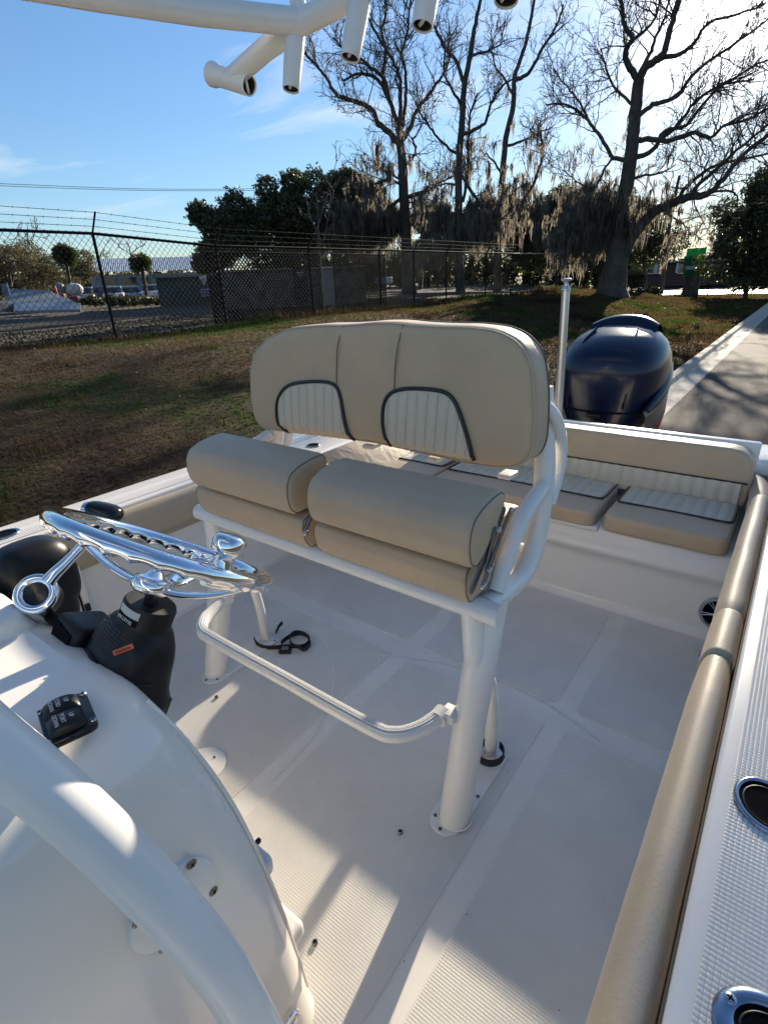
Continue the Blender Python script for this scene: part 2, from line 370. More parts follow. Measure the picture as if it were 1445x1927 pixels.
# grass blades on the lawn near the boat
def blades():
    n = 230000
    x = rng.uniform(-13.8, -2.45, n); y = 1.5+rng.random(n)**1.5*60; e_ = rng.random(n) < .03; x = np.where(e_, -13.9+rng.random(n)**2*.5, x)
    keep = np.ones(n, bool)
    x, y = x[keep], y[keep]; n = len(x); z = zg(x, y)
    h = rng.uniform(.015, .042, n)*(1+y/28)*np.where(e_, 3.5, 1)*(1+.8*(np.sin(x*2.1+y*.7)*np.sin(y*1.3-x)>.75)); wd = rng.uniform(.0035, .008, n)*(1+y/6); a = rng.uniform(0, 6.28, n); lean = rng.normal(0, .022, (n, 2))
    dx, dy = np.cos(a)*wd, np.sin(a)*wd
    V = np.empty((n, 3, 3)); V[:, 0] = np.c_[x-dx, y-dy, z-.004]; V[:, 1] = np.c_[x+dx, y+dy, z-.004]; V[:, 2] = np.c_[x+lean[:, 0], y+lean[:, 1], z+h]
    F = np.arange(n*3).reshape(n, 3)
    o = link('grass', fastmesh('grass', V.reshape(-1, 3), F), BLADE)
    tag(o, 'short winter grass, brown with green patches, on the sloping verge', 'grass', kind='stuff')
blades()
def stones():
    n = 9000
    x = -13.95-rng.random(n)**1.5*7; y = 2+rng.random(n)*26; s = rng.uniform(.015, .05, n)*(1+.02*y)
    base = np.array([(1, 0, 0), (-1, 0, 0), (0, 1, 0), (0, -1, 0), (0, 0, .7), (0, 0, -.7)]); F0 = np.array([(0, 2, 4), (2, 1, 4), (1, 3, 4), (3, 0, 4), (2, 0, 5), (1, 2, 5), (3, 1, 5), (0, 3, 5)])
    V = base[None]*s[:, None, None]*rng.uniform(.6, 1.3, (n, 6, 1)); V += np.c_[x, y, zg(x, y)+s*.2][:, None]
    F = F0[None]+(np.arange(n)*6)[:, None, None]
    tag(link('gravel', fastmesh('gravel', V.reshape(-1, 3), F.reshape(-1, 3)), GRAV), 'loose brown and grey gravel spread behind the chain link fence', 'gravel', kind='stuff')
stones()
def litter():
    n = 160; x = rng.uniform(-13, -2.6, n); y = rng.uniform(3, 40, n); s = rng.uniform(.012, .03, n)*(1+y/40)
    V = np.empty((n, 4, 3)); a = rng.uniform(0, 6.28, n)
    for k in range(4):
        V[:, k] = np.c_[x+s*np.cos(a+k*1.57), y+s*np.sin(a+k*1.57), zg(x, y)+.03+rng.uniform(0, .012, n)]
    tag(link('leaves', fastmesh('leaves', V.reshape(-1, 3), np.arange(n*4).reshape(n, 4)), mat('curled_pale_leaf', (.42, .36, .27), .7)), 'pale curled fallen leaves dotted over the lawn', 'fallen leaves', kind='stuff')
litter()
# ================================================================== CHAIN LINK FENCE
fence = thing('chain_link_fence', 'tall black chain link fence with barbed wire along the top of the bank', 'fence', (FX, 10, .4))
PY = [-6.6, -3.2, .4, 4.0, 7.2, 10.65, 14.4, 18.3, 20.7, 23.4, 27.4, 30.5]
def fz(y): return float(zg(FX, y))
def TZf(y): return 2.54+.20*float(np.clip((10.65-y)/3.45, 0, 1))
TOPZ = 2.54
for y in PY:
    g = G(); z0 = fz(y); tz_ = TZf(y); g.tube([(FX, y, z0-.05), (FX, y, tz_+.02)], .036 if y < 12 else .032, 10)
    po = g.build('post', FWIRE, fence)
    g = G(); g.tube([(FX+.0, y, tz_), (FX+.30, y+.02, tz_+.42)], .022, 8); g.build('barb_arm', FWIRE, po)
g = G(); g.tube([(FX, q, TZf(q)) for q in (-8, 7.2, 10.65, 30.5)], .034, 10); g.build('top_rail', FWIRE, fence)
g = G(); g.tube([(FX, 30.5, TOPZ), (FX+1.2, 35.2, TOPZ-.02)], .03, 10); g.build('end_rail', GWIRE, fence)
def chain(name, P0, P1, zb, zt, pitch, r, m, parent, kind='stuff'):
    """woven diagonal wires as thin three sided rods in the vertical plane P0-P1"""
    P0 = np.array(P0, float); P1 = np.array(P1, float); d = P1-P0; Ln = np.linalg.norm(d); d /= Ln; nn = np.array([-d[1], d[0]]); H = zt-zb
    V = []; F = []
    def rod(s0, z0, s1, z1, off):
        A = np.array([*(P0+d*s0+nn*off), z0]); B = np.array([*(P0+d*s1+nn*off), z1]); t = B-A; t /= np.linalg.norm(t)
        n3 = np.array([nn[0], nn[1], 0]); u = np.cross(t, n3); b = len(V)
        for Q in (A, B):
            for k in range(3):
                a = 2.094*k; V.append(Q+r*(math.cos(a)*n3+math.sin(a)*u))
        for k in range(3): F.append((b+k, b+(k+1) % 3, b+3+(k+1) % 3, b+3+k))
    s = -H
    while s < Ln:
        for sg in (1, -1):
            a0, a1 = (s, s+H); z0, z1 = (zb, zt) if sg > 0 else (zt, zb)
            lo = max(a0, 0); hi = min(a1, Ln)
            if hi-lo > .02:
                f = lambda q: z0+(z1-z0)*(q-a0)/(a1-a0)
                rod(lo, f(lo), hi, f(hi), .004*sg)
        s += pitch
    o = link(name, fastmesh(name, V, np.array(F)), m, parent); tag(o, kind=kind); return o
wm = chain('wire_mesh', (FX-.04, -7), (FX-.04, 30.5), .38, TOPZ+.05, .155, .0052, FWIRE, fence)
for v in wm.data.vertices: v.co.z = .38+(v.co.z-.38)*(TZf(v.co.y)+.05-.38)/(TOPZ+.05-.38)
for k in range(3):
    g = G(); zz_ = TOPZ+.14+.135*k; xx = FX+.10+.096*k; ZT = lambda q: zz_+TZf(q)-2.54
    g.tube([(xx, q, ZT(q)) for q in (-8, 7.2, 10.65, 30.5)], .0055, 4)
    for yb in np.r_[np.arange(-2, 16, .30), np.arange(16, 30, .9)]:
        zb_ = ZT(yb); g.tube([(xx-.02, yb, zb_-.02), (xx+.02, yb+.01, zb_+.02)], .003, 3); g.tube([(xx+.02, yb, zb_-.02), (xx-.02, yb+.012, zb_+.02)], .003, 3)
    g.build('barbed_wire', FWIRE, fence, smooth=False)
# bright net panels hung inside the fence
for nm, ya, yb_, lab in (('net_panel', 10.9, 15.9, 'nearer of two close mesh net panels behind the fence, hiding the dark container'), ('net_panel', 16.6, 19.9, 'farther of two close mesh net panels behind the fence, next to the moss hung tree')):
    t = thing(nm, lab, 'net panel', (FX-1.1, (ya+yb_)/2, .4), 'net panels behind the fence')
    chain('wire_mesh', (FX-.9, ya), (FX-.9, yb_), .42, 2.42, .135, .024, MATBLK, t)
    g = G()
    for P in (((FX-.9, ya, .36), (FX-.9, ya, 2.45)), ((FX-.9, yb_, .36), (FX-.9, yb_, 2.45)), ((FX-.9, ya, 2.44), (FX-.9, yb_, 2.44)), ((FX-.9, ya, .42), (FX-.9, yb_, .42))): g.tube(P, .02, 8)
    g.build('panel_frame', FWIRE, t)
# ================================================================== TREES
def perp(v):
    a = np.array([0, 0, 1.]) if abs(v[2]) < .9 else np.array([1., 0, 0]); u = np.cross(v, a); return u/np.linalg.norm(u)
class Tubes:
    def __init__(s): s.V = []; s.F = []; s.n = 0
    def add(s, pts, rs, n):
        pts = np.asarray(pts); m = len(pts); t = np.gradient(pts, axis=0); t /= np.linalg.norm(t, axis=1)[:, None]+1e-9
        u = perp(t[0]); a = np.linspace(0, 2*np.pi, n, endpoint=False); ring = []
        for i in range(m):
            u = u-t[i]*np.dot(u, t[i]); u /= np.linalg.norm(u)+1e-9; v = np.cross(t[i], u)
            ring.append(pts[i]+rs[i]*(np.cos(a)[:, None]*u+np.sin(a)[:, None]*v))
        s.V.append(np.concatenate(ring)); i, j = np.meshgrid(np.arange(m-1), np.arange(n), indexing='ij'); i = i.ravel(); j = j.ravel()
        s.F.append(np.c_[i*n+j, i*n+(j+1) % n, (i+1)*n+(j+1) % n, (i+1)*n+j]+s.n); s.n += m*n
    def mesh(s, name): return fastmesh(name, np.concatenate(s.V), np.concatenate(s.F))
def wander(p, d, ln, n, wob, up):
    pts = [p]; st = ln/n
    for _ in range(n):
        d = d+rng.normal(0, wob, 3)+np.array([0, 0, up]); d /= np.linalg.norm(d); pts.append(pts[-1]+d*st)
    return np.array(pts), d
def twigs(T, path, rs, S, dens_, lv, tips, ln0):
    """side branches along a path; S = metres per photo pixel"""
    seg = np.linalg.norm(np.diff(path, axis=0), axis=1); cum = np.r_[0, np.cumsum(seg)]; Ln = cum[-1]
    n = int(Ln/(dens_*S)*rng.uniform(.8, 1.2))
    for _ in range(n):
        q = Ln*(rng.random()**.7*.92+.08); i = min(np.searchsorted(cum, q)-1, len(seg)-1); i = max(i, 0)
        f = (q-cum[i])/(seg[i]+1e-9); p = path[i]*(1-f)+path[i+1]*f; r = rs[i]*(1-f)+rs[min(i+1, len(rs)-1)]*f
        t = path[i+1]-path[i]; t /= np.linalg.norm(t)+1e-9
        s = rng.normal(0, 1, 3); s -= t*np.dot(s, t); s /= np.linalg.norm(s)
        d = t*rng.uniform(.3, .9)+s*rng.uniform(.6, 1.0)+np.array([0, 0, .25]); d /= np.linalg.norm(d)
        ln = ln0*S*rng.uniform(.45, 1.15)*(1 if lv == 3 else 1)
        m = 7 if lv == 3 else (5 if lv == 2 else 3)
        pts, _ = wander(p, d, ln, m, .20 if lv > 1 else .25, .05)
        r0 = min(r*.55, ln*.018); rr = np.linspace(r0, max(r0*.25, .11*S), len(pts))
        T.add(pts, np.maximum(rr, {3: .46, 2: .33, 1: .25}[lv]*S), 5 if lv == 3 else 3)
        tips.append((pts, lv))
        if lv > 1: twigs(T, pts, rr, S, {3: 9, 2: 6.5}[lv], lv-1, tips, ln0*(.42 if lv == 3 else .5))
def moss_mesh(pts, S, n, ln=(12, 52), wd=(1.0, 3.2)):
    """hanging ragged streamers below the given points"""
    k = rng.integers(0, len(pts), n); P = np.asarray(pts)[k]+rng.normal(0, 1.2*S, (n, 3))
    V = []; F = []; b = 0; m = 6
    for p in P:
        Ln = rng.uniform(*ln)*S*rng.uniform(.5, 1); W = rng.uniform(*wd)*S*.5
        for c in range(rng.integers(2, 5)):
            a = rng.uniform(0, 3.14); q = p+rng.normal(0, 1.6*S, 3)*np.array([1, 1, .8]); l2 = Ln*rng.uniform(.4, 1.0); dx = rng.normal(0, 1.3*S, 2); p1, p2, am = rng.uniform(0, 6.3), rng.uniform(2, 7), rng.uniform(.2, 1.5)*S
            for i in range(m):
                f = i/(m-1); ww = W*(1-f)**.7*rng.uniform(.3, 1.4)*(.35 if i == 0 else 1)+.08*S
                wv_ = am*math.sin(p1+p2*f)-am*math.sin(p1); cx = q[0]+dx[0]*f+wv_*math.cos(a)+rng.normal(0, .35*S); cy = q[1]+dx[1]*f+wv_*math.sin(a)+rng.normal(0, .35*S); z = q[2]-l2*f
                V.append((cx-ww*math.cos(a), cy-ww*math.sin(a), z)); V.append((cx+ww*math.cos(a), cy+ww*math.sin(a), z-rng.uniform(0, 1.5*S)))
            for i in range(m-1): F.append((b+2*i, b+2*i+1, b+2*i+3, b+2*i+2))
            b += 2*m
    return np.array(V), np.array(F)
def bare_tree(name, label, base, trunk, limbs, seed, moss=None, m=BARK, ln0=62, dn=13, group='bare trees behind the fence', droop=None):
    """trunk/limbs: lists of (px,py) + widths in px, set out in the upright plane through the trunk, then given depth"""
    global rng; rng = np.random.default_rng(seed)
    B = ground_hit(*base); D = math.hypot(B[0], B[1]); fw = np.array([B[0]/D, B[1]/D, 0]); 
    root = thing(name, label, 'tree', tuple(B), group)
    r0 = ray(*base); S = np.linalg.norm(B-CAM)/FPX/ (np.dot(_dir(base), [0, 0, -1]))**0
    S = np.dot(B-CAM, -RC[:, 2]*1.0)/FPX
    def pt(p, off):
        r = ray(*p); rho = D+off; return CAM+r*rho/(r[0]*fw[0]+r[1]*fw[1])
    T = Tubes(); tp = np.array(spline([pt(p, 0) for p in trunk[0]], 5)); tw = np.interp(np.linspace(0, 1, len(tp)), np.linspace(0, 1, len(trunk[1])), trunk[1])*S*.5
    tp = tp+np.c_[rng.normal(0, .02, (len(tp), 2)), np.zeros(len(tp))]; tp[0, 2] -= .3; tw[0] *= 1.25
    T.add(tp, tw, 14); o = link('trunk', T.mesh('trunk'), m, root, smooth=True)
    tips = []; LT = Tubes(); TW = Tubes(); twigs(TW, tp[len(tp)//3:], tw[len(tp)//3:], S, dn*1.6, 2, tips, ln0*.6)
    for pl, wd in limbs:
        k = rng.uniform(-1, 1); n = len(pl)
        P = np.array(spline([pt(p, k*S*70*(i/(n-1))) for i, p in enumerate(pl)], 4)); P += rng.normal(0, .7*S, P.shape)
        R_ = np.linspace(wd[0], wd[1], len(P))*S*.42; L1 = Tubes(); L1.add(P, R_, 8); link('limb', L1.mesh('limb'), m, root, smooth=True)
        tips.append((P, 4)); twigs(TW, P, R_, S, dn, 3, tips, ln0)
    if droop:
        for (x0_, y0_, x1_, y1_, nn_) in droop:
            for _ in range(nn_):
                f = rng.random(); ys0 = y0_+(y1_-y0_)*rng.random(); i = int(np.argmin(np.abs(np.array([q[1] for q in trunk[0]])-ys0))); a_ = np.array(trunk[0][i], float); a_[1] = ys0
                xe = rng.uniform(x0_, x1_); dx_ = xe-a_[0]; ye = ys0+abs(dx_)*rng.uniform(-.15, .35); off = rng.uniform(-1, 1)*abs(dx_)*.8*S
                P = np.array(spline([pt(a_, 0), pt((a_[0]+dx_*.4, (ys0+ye)/2-abs(dx_)*.12), off*.4), pt((a_[0]+dx_*.75, ye-abs(dx_)*.05), off*.8), pt((xe, ye+6), off)], 4)); P += rng.normal(0, .8*S, P.shape)
                R_ = np.linspace(2.6, .7, len(P))*S*.5; TW.add(P, R_, 5); tips.append((P, 4)); twigs(TW, P, R_, S, 9, 2, tips, ln0*.5)
    cr_ = link('crown', TW.mesh('crown'), m, root); 
    if moss:
        pts = []
        for P, lv in tips:
            for p in P[::1]: 
                pts.append(p)
        pts = np.array(pts); q = (pts-CAM) @ RC; py = CY-FPX*q[:, 1]/-q[:, 2]; px = CX+FPX*q[:, 0]/-q[:, 2]
        wgt = moss[1](px, py); keep = rng.random(len(pts)) < wgt; pts = pts[keep]
        V, F = moss_mesh(pts, S, moss[0]); link('moss', fastmesh('moss', V, F), MOSS, root)
    return root, S
gm = lambda x, y, cx, cy, sx, sy: np.exp(-((x-cx)/sx)**2-((y-cy)/sy)**2)
# ================================================================== BOAT HULL AND DECK
X0, X1 = -2.26, 0.04        # inner gunwale edges
XC = -1.105; GZ = .62
boat = thing('motorboat', 'white fibreglass motorboat with tan padding filling the near view beside the road', 'boat', (XC, 1.2, -.9))
def XW(y, s):  # outer beam
    b = 1.40-.00*y; b = 1.42-.05*max(0, -y-0)**1.2; b = b-.02*sst(2.2, 3.4, y); return XC+s*b
# hull shell
secs = []
for y in np.linspace(-3.2, 3.42, 26):
    h = 1.39-.02*float(sst(2.0, 3.4, y)); k = max(0., -y)/3.2; h *= 1-.28*k**1.6
    S_l = [(XC-h, GZ-.01), (XC-h+.01, .45), (XC-h*.97, .1), (XC-h*.90, -.35+.2*k), (XC-h*.5, -.66+.25*k), (XC, -.86+.3*k), (XC+h*.5, -.66+.25*k), (XC+h*.90, -.35+.2*k), (XC+h*.97, .1), (XC+h-.01, .45), (XC+h, GZ-.01)]
    secs.append([(a, y, b) for a, b in S_l])
g = G(); g.grid(secs, wrap_u=False)
g.add(secs[-1], [tuple(range(11))])
g.build('hull', GEL, boat, angle=40)
# trailer bunks under the keel so the boat is carried
for sx in (-.5, .5):
    g = G(); g.box((XC+sx, .6, -.86), (.12, 4.6, .3)); g.build('keel_bunk', BARK, boat, smooth=False)
# sole
g = G(); g.grid([[(x, y, 0) for y in np.linspace(-2.5, 2.37, 30)] for x in np.linspace(-2.30, .10, 12)]); g.build('sole', SOLE, boat)
# raised non-skid: real little pyramids
def pyramids(name, x0, x1, y0, y1, z, p, h, m, parent, yfar=None, rc=.03, holes=()):
    xs = np.arange(x0, x1, p); ys_ = np.arange(y0, y1, p); Xg, Yg = np.meshgrid(xs, ys_); x = Xg.ravel(); y = Yg.ravel()
    cx = x+p/2; cy = y+p/2
    dx = np.maximum(0, np.maximum(x0+rc-cx, cx-(x1-rc))); dy = np.maximum(0, np.maximum(y0+rc-cy, cy-(y1-rc)))
    k = (dx*dx+dy*dy) < rc*rc+1e-9
    for hx, hy, hr in holes: k &= ((cx-hx)**2+(cy-hy)**2) > hr*hr
    x, y = x[k], y[k]; n = len(x); q = p*.04
    V = np.empty((n, 5, 3)); zb = np.full(n, z+.0006)
    V[:, 0] = np.c_[x+q, y+q, zb]; V[:, 1] = np.c_[x+p-q, y+q, zb]; V[:, 2] = np.c_[x+p-q, y+p-q, zb]; V[:, 3] = np.c_[x+q, y+p-q, zb]; V[:, 4] = np.c_[x+p/2, y+p/2, zb+h]
    F0 = np.array([(0, 1, 4), (1, 2, 4), (2, 3, 4), (3, 0, 4)]); F = F0[None]+(np.arange(n)*5)[:, None, None]
    o = link(name, fastmesh(name, V.reshape(-1, 3), F.reshape(-1, 3)), m, parent); o['kind'] = 'stuff'; return o
def slab(name, x0, x1, y0, y1, z, r, m, parent, h=.003):
    P = rrect(x0, x1, y0, y1, r, 5); g = G(); g.prism(P, z-.001, z+h, lambda a, b, d: (a, b, d)); return g.build(name, m, parent, smooth=False)
cols = [(-2.20, -1.145), (-1.065, -.455), (-.385, -.06)]
rows = [(-1.2, 1.515), (1.60, 2.30)]
for ci, (a, b) in enumerate(cols):
    for ri, (c, d) in enumerate(rows):
        if ci == 1 and ri == 0: c, d = (-1.2, 1.515)
        pn = slab('sole_panel', a, b, c, d, 0, .035, NONSKID, boat)
        if ri == 0: 
            o = pyramids('nonskid_relief', a+.004, b-.004, .28, 1.5, .003, .0072, .0013, NONSKID, pn, rc=.03)
        else:
            pyramids('nonskid_relief', a+.004, b-.004, c+.004, d-.004, .003, .0095, .0012, NONSKID, pn)
# faint wiped arcs left on the sole
for nm_, (cx_, cy_, r_c, a0, a1) in {'a': (-.66, .60, 1.0, 40, 128), 'b': (-1.75, .80, .66, -5, 80)}.items():
    g = G(); g.grid([[(cx_+(r_c+dr)*math.cos(t), cy_+(r_c+dr)*math.sin(t), .0046) for dr in (-.0022, .0022)] for t in np.radians(np.linspace(a0, a1, 60))]); g.build('wiped_arc', mat('wiped_gelcoat', (.80, .78, .73), .38), boat)
rg = np.random.default_rng(5); n_ = 130; gx = rg.uniform(-1.9, -.1, n_); gy = .3+rg.random(n_)*1.9; gr = rg.uniform(.0008, .0022, n_); Vg = np.empty((n_, 4, 3))
for k in range(4): Vg[:, k] = np.c_[gx+gr*np.cos(k*1.57+gx*9)*rg.uniform(.5, 1.4, n_), gy+gr*np.sin(k*1.57+gx*9), np.full(n_, .0062)]
o = link('grit', fastmesh('grit', Vg.reshape(-1, 3), np.arange(n_*4).reshape(n_, 4)), mat('dark_grit', (.10, .08, .06), .9), boat); o['kind'] = 'stuff'
# interior liner walls
def liner(s):
    xw = (X1-.02) if s > 0 else (X0+.02); f = 1 if s > 0 else -1; P = []
    for y in np.linspace(-2.5, 2.5, 24):
        P.append([(xw-f*.07, y, 0.0), (xw-f*.03, y, .012), (xw-f*.008, y, .05), (xw, y, .12), (xw+f*.012, y, .45), (xw+f*.012, y, GZ-.03)])
    g = G(); g.grid(P); return g.build('inner_liner', GEL, boat)
liner(1); liner(-1)
# gunwale caps
def gun(s):
    f = s; xi = X1 if s > 0 else X0; P = []
    for y in np.r_[np.linspace(-2.8, 2.9, 40), 3.0, 3.1, 3.2, 3.3, 3.42]:
        xo = XC+f*(1.40-.02*float(sst(2.0, 3.4, y))-.32*(max(0., -y)/3.2)**1.6)
        z = GZ
        P.append([(xi, y, z-.05), (xi, y, z-.008), (xi+f*.004, y, z-.002), (xi+f*.012, y, z), ((xi+xo)/2, y, z+.004), (xo-f*.02, y, z), (xo, y, z-.012), (xo+f*.006, y, z-.06), (xo+f*.004, y, z-.10)])
    g = G(); g.grid(P); o = g.build('gunwale', GEL, boat, angle=60)
    g = G(); g.tube([(p[7][0], p[7][1], p[7][2]-.0) for p in P], .018, 8); g.build('rub_rail', STEEL if False else mat('black_rub_rail', (.02, .02, .02), .5), boat)
    return o
gp = gun(1); gs = gun(-1)
GT = GZ+.004
holes = [(.124, .905, .050), (.150, .538, .050)]
nk = pyramids('nonskid_relief', .070, .262, -.2, 2.75, GT-.0012, .0078, .0016, NONSKID, gp, rc=.02, holes=holes)
pyramids('nonskid_relief', X0-.20, X0-.03, -.6, 2.75, GT-.0012, .011, .0014, NONSKID, gs, rc=.02)
# bolsters
def bolster(s, y0, y1, name='coaming_bolster', first=False):
    f = s; xb = (X1-.040) if s > 0 else (X0+.035); P = []; n = 26; m = 46
    for i, y in enumerate(np.linspace(y0, y1, m)):
        e = min(i, m-1-i); k = [.90, .965, .99, 1][min(e, 3)]; ring = []
        for a in np.linspace(0, 2*math.pi, n, endpoint=False):
            rx = .040*k*(1+.012*math.sin(y*23+a*2)); rz = .082*k*(1+.012*math.sin(y*17+a))
            ex = abs(math.cos(a))**.8*np.sign(math.cos(a)); ez = abs(math.sin(a))**.85*np.sign(math.sin(a)); ring.append((xb+rx*ex, y, .532+rz*ez))
        P.append(ring)
    g = G(); g.grid(P, wrap_u=True, cap=True); return g.build(name, TANB, boat, angle=50)
ysp = [-2.0, 1.352, 1.590, 2.62]
for a, b in zip(ysp[:-1], ysp[1:]):
    bolster(1, a+.002, b-.002)
for a, b in ((-2.0, .7), (.704, 2.05)): bolster(-1, a, b)
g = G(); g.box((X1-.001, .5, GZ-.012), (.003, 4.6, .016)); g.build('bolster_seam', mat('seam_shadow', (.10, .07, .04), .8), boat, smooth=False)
# starboard bolster is broader: tan side pad
g = G(); g.box((X0+.016, .6, .50), (.02, 4.0, .17)); g.build('side_pad', TANB, boat, bevel=.008)
# hatch trim on starboard liner
g = G(); g.box((X0+.045, .755, .25), (.012, .028, .46)); g.build('hatch_frame', GEL, boat, bevel=.004); g = G(); g.box((X0+.05, .735, .25), (.008, .006, .46)); g.build('hatch_gasket', MATBLK, boat, smooth=False)
g = G(); g.box((X0+.056, .752, .26), (.012, .022, .035)); g.build('hatch_latch', BLACK, boat, bevel=.003)
# stern bench mould
P = []
for x in np.linspace(-2.20, X1+.02, 40):
    P.append([(x, 2.335, 0.0), (x, 2.352, .010), (x, 2.362, .04), (x, 2.372, .22), (x, 2.375, .262), (x, 2.350, .280), (x, 2.352, .30), (x, 2.372, .385), (x, 2.385, .395), (x, 2.42, .398), (x, 2.98, .398), (x, 3.04, .42), (x, 3.05, .60)])
g = G(); g.grid(P); g.build('stern_bench_mould', GEL, boat, angle=60)
g = G(); g.box((-1.09, 2.385, .392), (1.02, .05, .022)); g.build('locker_lid', GEL, boat, bevel=.006)
# transom top
P = []
for x in np.linspace(XC-1.36, XC+1.36, 30):
    P.append([(x, 3.03, .56), (x, 3.035, .60), (x, 3.05, GZ-.001), (x, 3.08, GZ+.006), (x, 3.36, GZ+.006), (x, 3.41, GZ-.01), (x, 3.43, GZ-.10), (x, 3.40, -.4)])
g = G(); g.grid(P); g.build('transom', GEL, boat, angle=50)
# starboard quarter box with drink holder
g = G(); P = rrect(-2.24, -1.99, 1.98, 2.90, .03); g.prism(P, .40, .632, lambda a, b, d: (a, b, d)); qb = g.build('quarter_console', GEL, boat, bevel=.012)
g = G(); P = rrect(-2.06, -1.80, 2.06, 2.90, .02)
g.add([(-2.0, 2.02, .642), (-2.0, 2.92, .642), (-1.76, 2.90, .42), (-1.76, 2.08, .42), (-2.0, 2.02, .40), (-2.0, 2.92, .40)], [(0, 1, 2, 3), (0, 3, 4), (1, 5, 2), (0, 4, 5, 1), (4, 3, 2, 5)]); g.build('corner_pad', TAN, boat, bevel=.02)
pyramids('nonskid_relief', -2.20, -2.03, 2.02, 2.85, .632, .011, .0014, NONSKID, qb, rc=.02, holes=[(-2.13, 2.12, .05)])
# port quarter pad (curved, runs into the bolster)
g = G(); g.tube(spline([(X1-.04, 2.60, .532), (X1-.045, 2.78, .535), (X1-.07, 2.92, .54), (X1-.11, 2.99, .54)], 6), .044, 16, flat=1.0); g.build('corner_bolster', TANB, boat)
# flush rod holders / drink holders
def ovalring(cx, cy, z, a, b, rot, w_, name, lab, depth=.09, screws=(), dirr=(0, .35, -1)):
    t = thing(name, lab, 'rod holder' if 'rod' in name else 'cup holder', (cx, cy, z)); ct, st_ = math.cos(rot), math.sin(rot)
    def e(k, h, dx=0, dy=0): return [(cx+(a*k)*math.cos(q)*ct-(b*k)*math.sin(q)*st_+dx, cy+(a*k)*math.cos(q)*st_+(b*k)*math.sin(q)*ct+dy, z+h) for q in np.linspace(0, 2*math.pi, 40, endpoint=False)]
    g = G(); ki = 1-w_; R = [e(1.0, 0), e(1.0, .002), e(.97, .0045), e((1+ki)/2, .006), e(ki+.04, .0045), e(ki, .001), e(ki*.98, -.01)]; g.grid(R, wrap_u=True); g.build('bezel', BLUSTEEL, t, angle=70)
    dx, dy = dirr[0]*depth, dirr[1]*depth; R = [e(ki*1.01, .0042), e(ki*.97, .003), e(ki*.93, .0018), e(ki*.5, .0014)]; g = G(); g.grid(R, wrap_u=True); g.add(R[-1], [tuple(range(40))]); g.build('well_shade_disc', HOLE, t)  # black disc above the surface, shade of the hole put in its colour
    g = G(); R = [e(ki*.90, .0026, 0, -.002), e(ki*.86, .0032, 0, -.002), e(ki*.83, .0026, 0, -.002)]; g.grid(R, wrap_u=True); g.build('inner_lip', BLACK, t)
    for sx, sy in screws: screw(t, (sx, sy, z+.005), (0, 0, 1), .0075)
    return t
ovalring(.124, .905, GT+.0015, .050, .060, .35, .19, 'rod_holder', 'polished oval rod holder in the port gunwale, the upper one at the right edge')
ovalring(.152, .538, GT+.0015, .064, .052, .2, .40, 'rod_holder', 'polished oval rod holder with a cross head screw at the lower right corner', screws=((.106, .552),))
ovalring(X0-.115, .60, GT+.0015, .045, .055, 0, .25, 'rod_holder', 'polished oval rod holder in the far starboard gunwale at the left edge')
ovalring(-2.135, 2.115, .6335, .040, .040, 0, .13, 'drink_holder', 'round dark drink holder in the white starboard quarter behind the helm seat')
ovalring(-2.12, 2.50, .6335, .035, .05, 0, .2, 'rod_holder', 'small oval rod holder farther aft on the starboard quarter')
# speaker and drain on the port end of the bench front
sp = thing('speaker', 'round chrome rimmed speaker half hidden by the tan bolster on the bench front', 'speaker', (-.045, 2.362, .13))
SO = np.array([-.035, 2.366, .13]); SA = (0, -1, .04)
g = G(); g.lathe([(.080, 0), (.080, .006), (.076, .011), (.066, .011), (.062, .004)], SO, SA, 36, cap=False); g.build('rim', STEEL, sp)
g = G(); g.lathe([(.063, .001), (.03, .003), (.001, .0035)], SO, SA, 30); g.build('cone', HOLE, sp)
for k in range(6):
    a = k*math.pi/3+.2
    for o_ in (-.07, .07):
        p = [SO+np.array([.014*math.cos(a+o_), -.009, .014*math.sin(a+o_)]), SO+np.array([(.066)*math.cos(a+o_*1.3), -.009, .066*math.sin(a+o_*1.3)])]; g = G(); g.tube(p, .0022, 6); g.build('spoke', STEEL, sp)
g = G(); g.lathe([(.017, 0), (.017, .009), (.012, .013), (.001, .014)], SO, SA, 20); g.build('hub', STEEL, sp)
dr = thing('deck_drain', 'small dark round drain beside the tan bolster at the foot of the bench', 'drain', (-.05, 2.2, .01))
g = G(); g.lathe([(.028, .0), (.028, .004), (.022, .006), (.018, .003), (.001, .002)], (-.045, 2.215, .006), (0, -.3, 1), 24); g.build('rim', STEEL, dr); g = G(); g.lathe([(.017, .003), (.001, .0031)], (-.045, 2.215, .0075), (0, -.3, 1), 16); g.build('hole', HOLE, dr)
# deck fittings: four loose hatch screws
for (px, py, lab) in ((753, 1567, 'small dark deck fastener nearest the port seat leg'), (593, 1775, 'small dark deck fastener beside the console foot with a short shadow'), (408, 1313, 'small dark deck fastener near the starboard seat leg')):
    P = onz(px, py, .004); t = thing('deck_fastener', lab, 'deck fastener', (P[0], P[1], .004), 'deck fasteners')
    g = G(); g.lathe([(.0075, 0), (.0075, .006), (.006, .008)], P, (0, 0, 1), 12); g.build('head', DSTEEL, t); g = G(); g.lathe([(.0045, .0082), (.001, .0083)], P, (0, 0, 1), 10); g.build('socket', MATBLK, t)
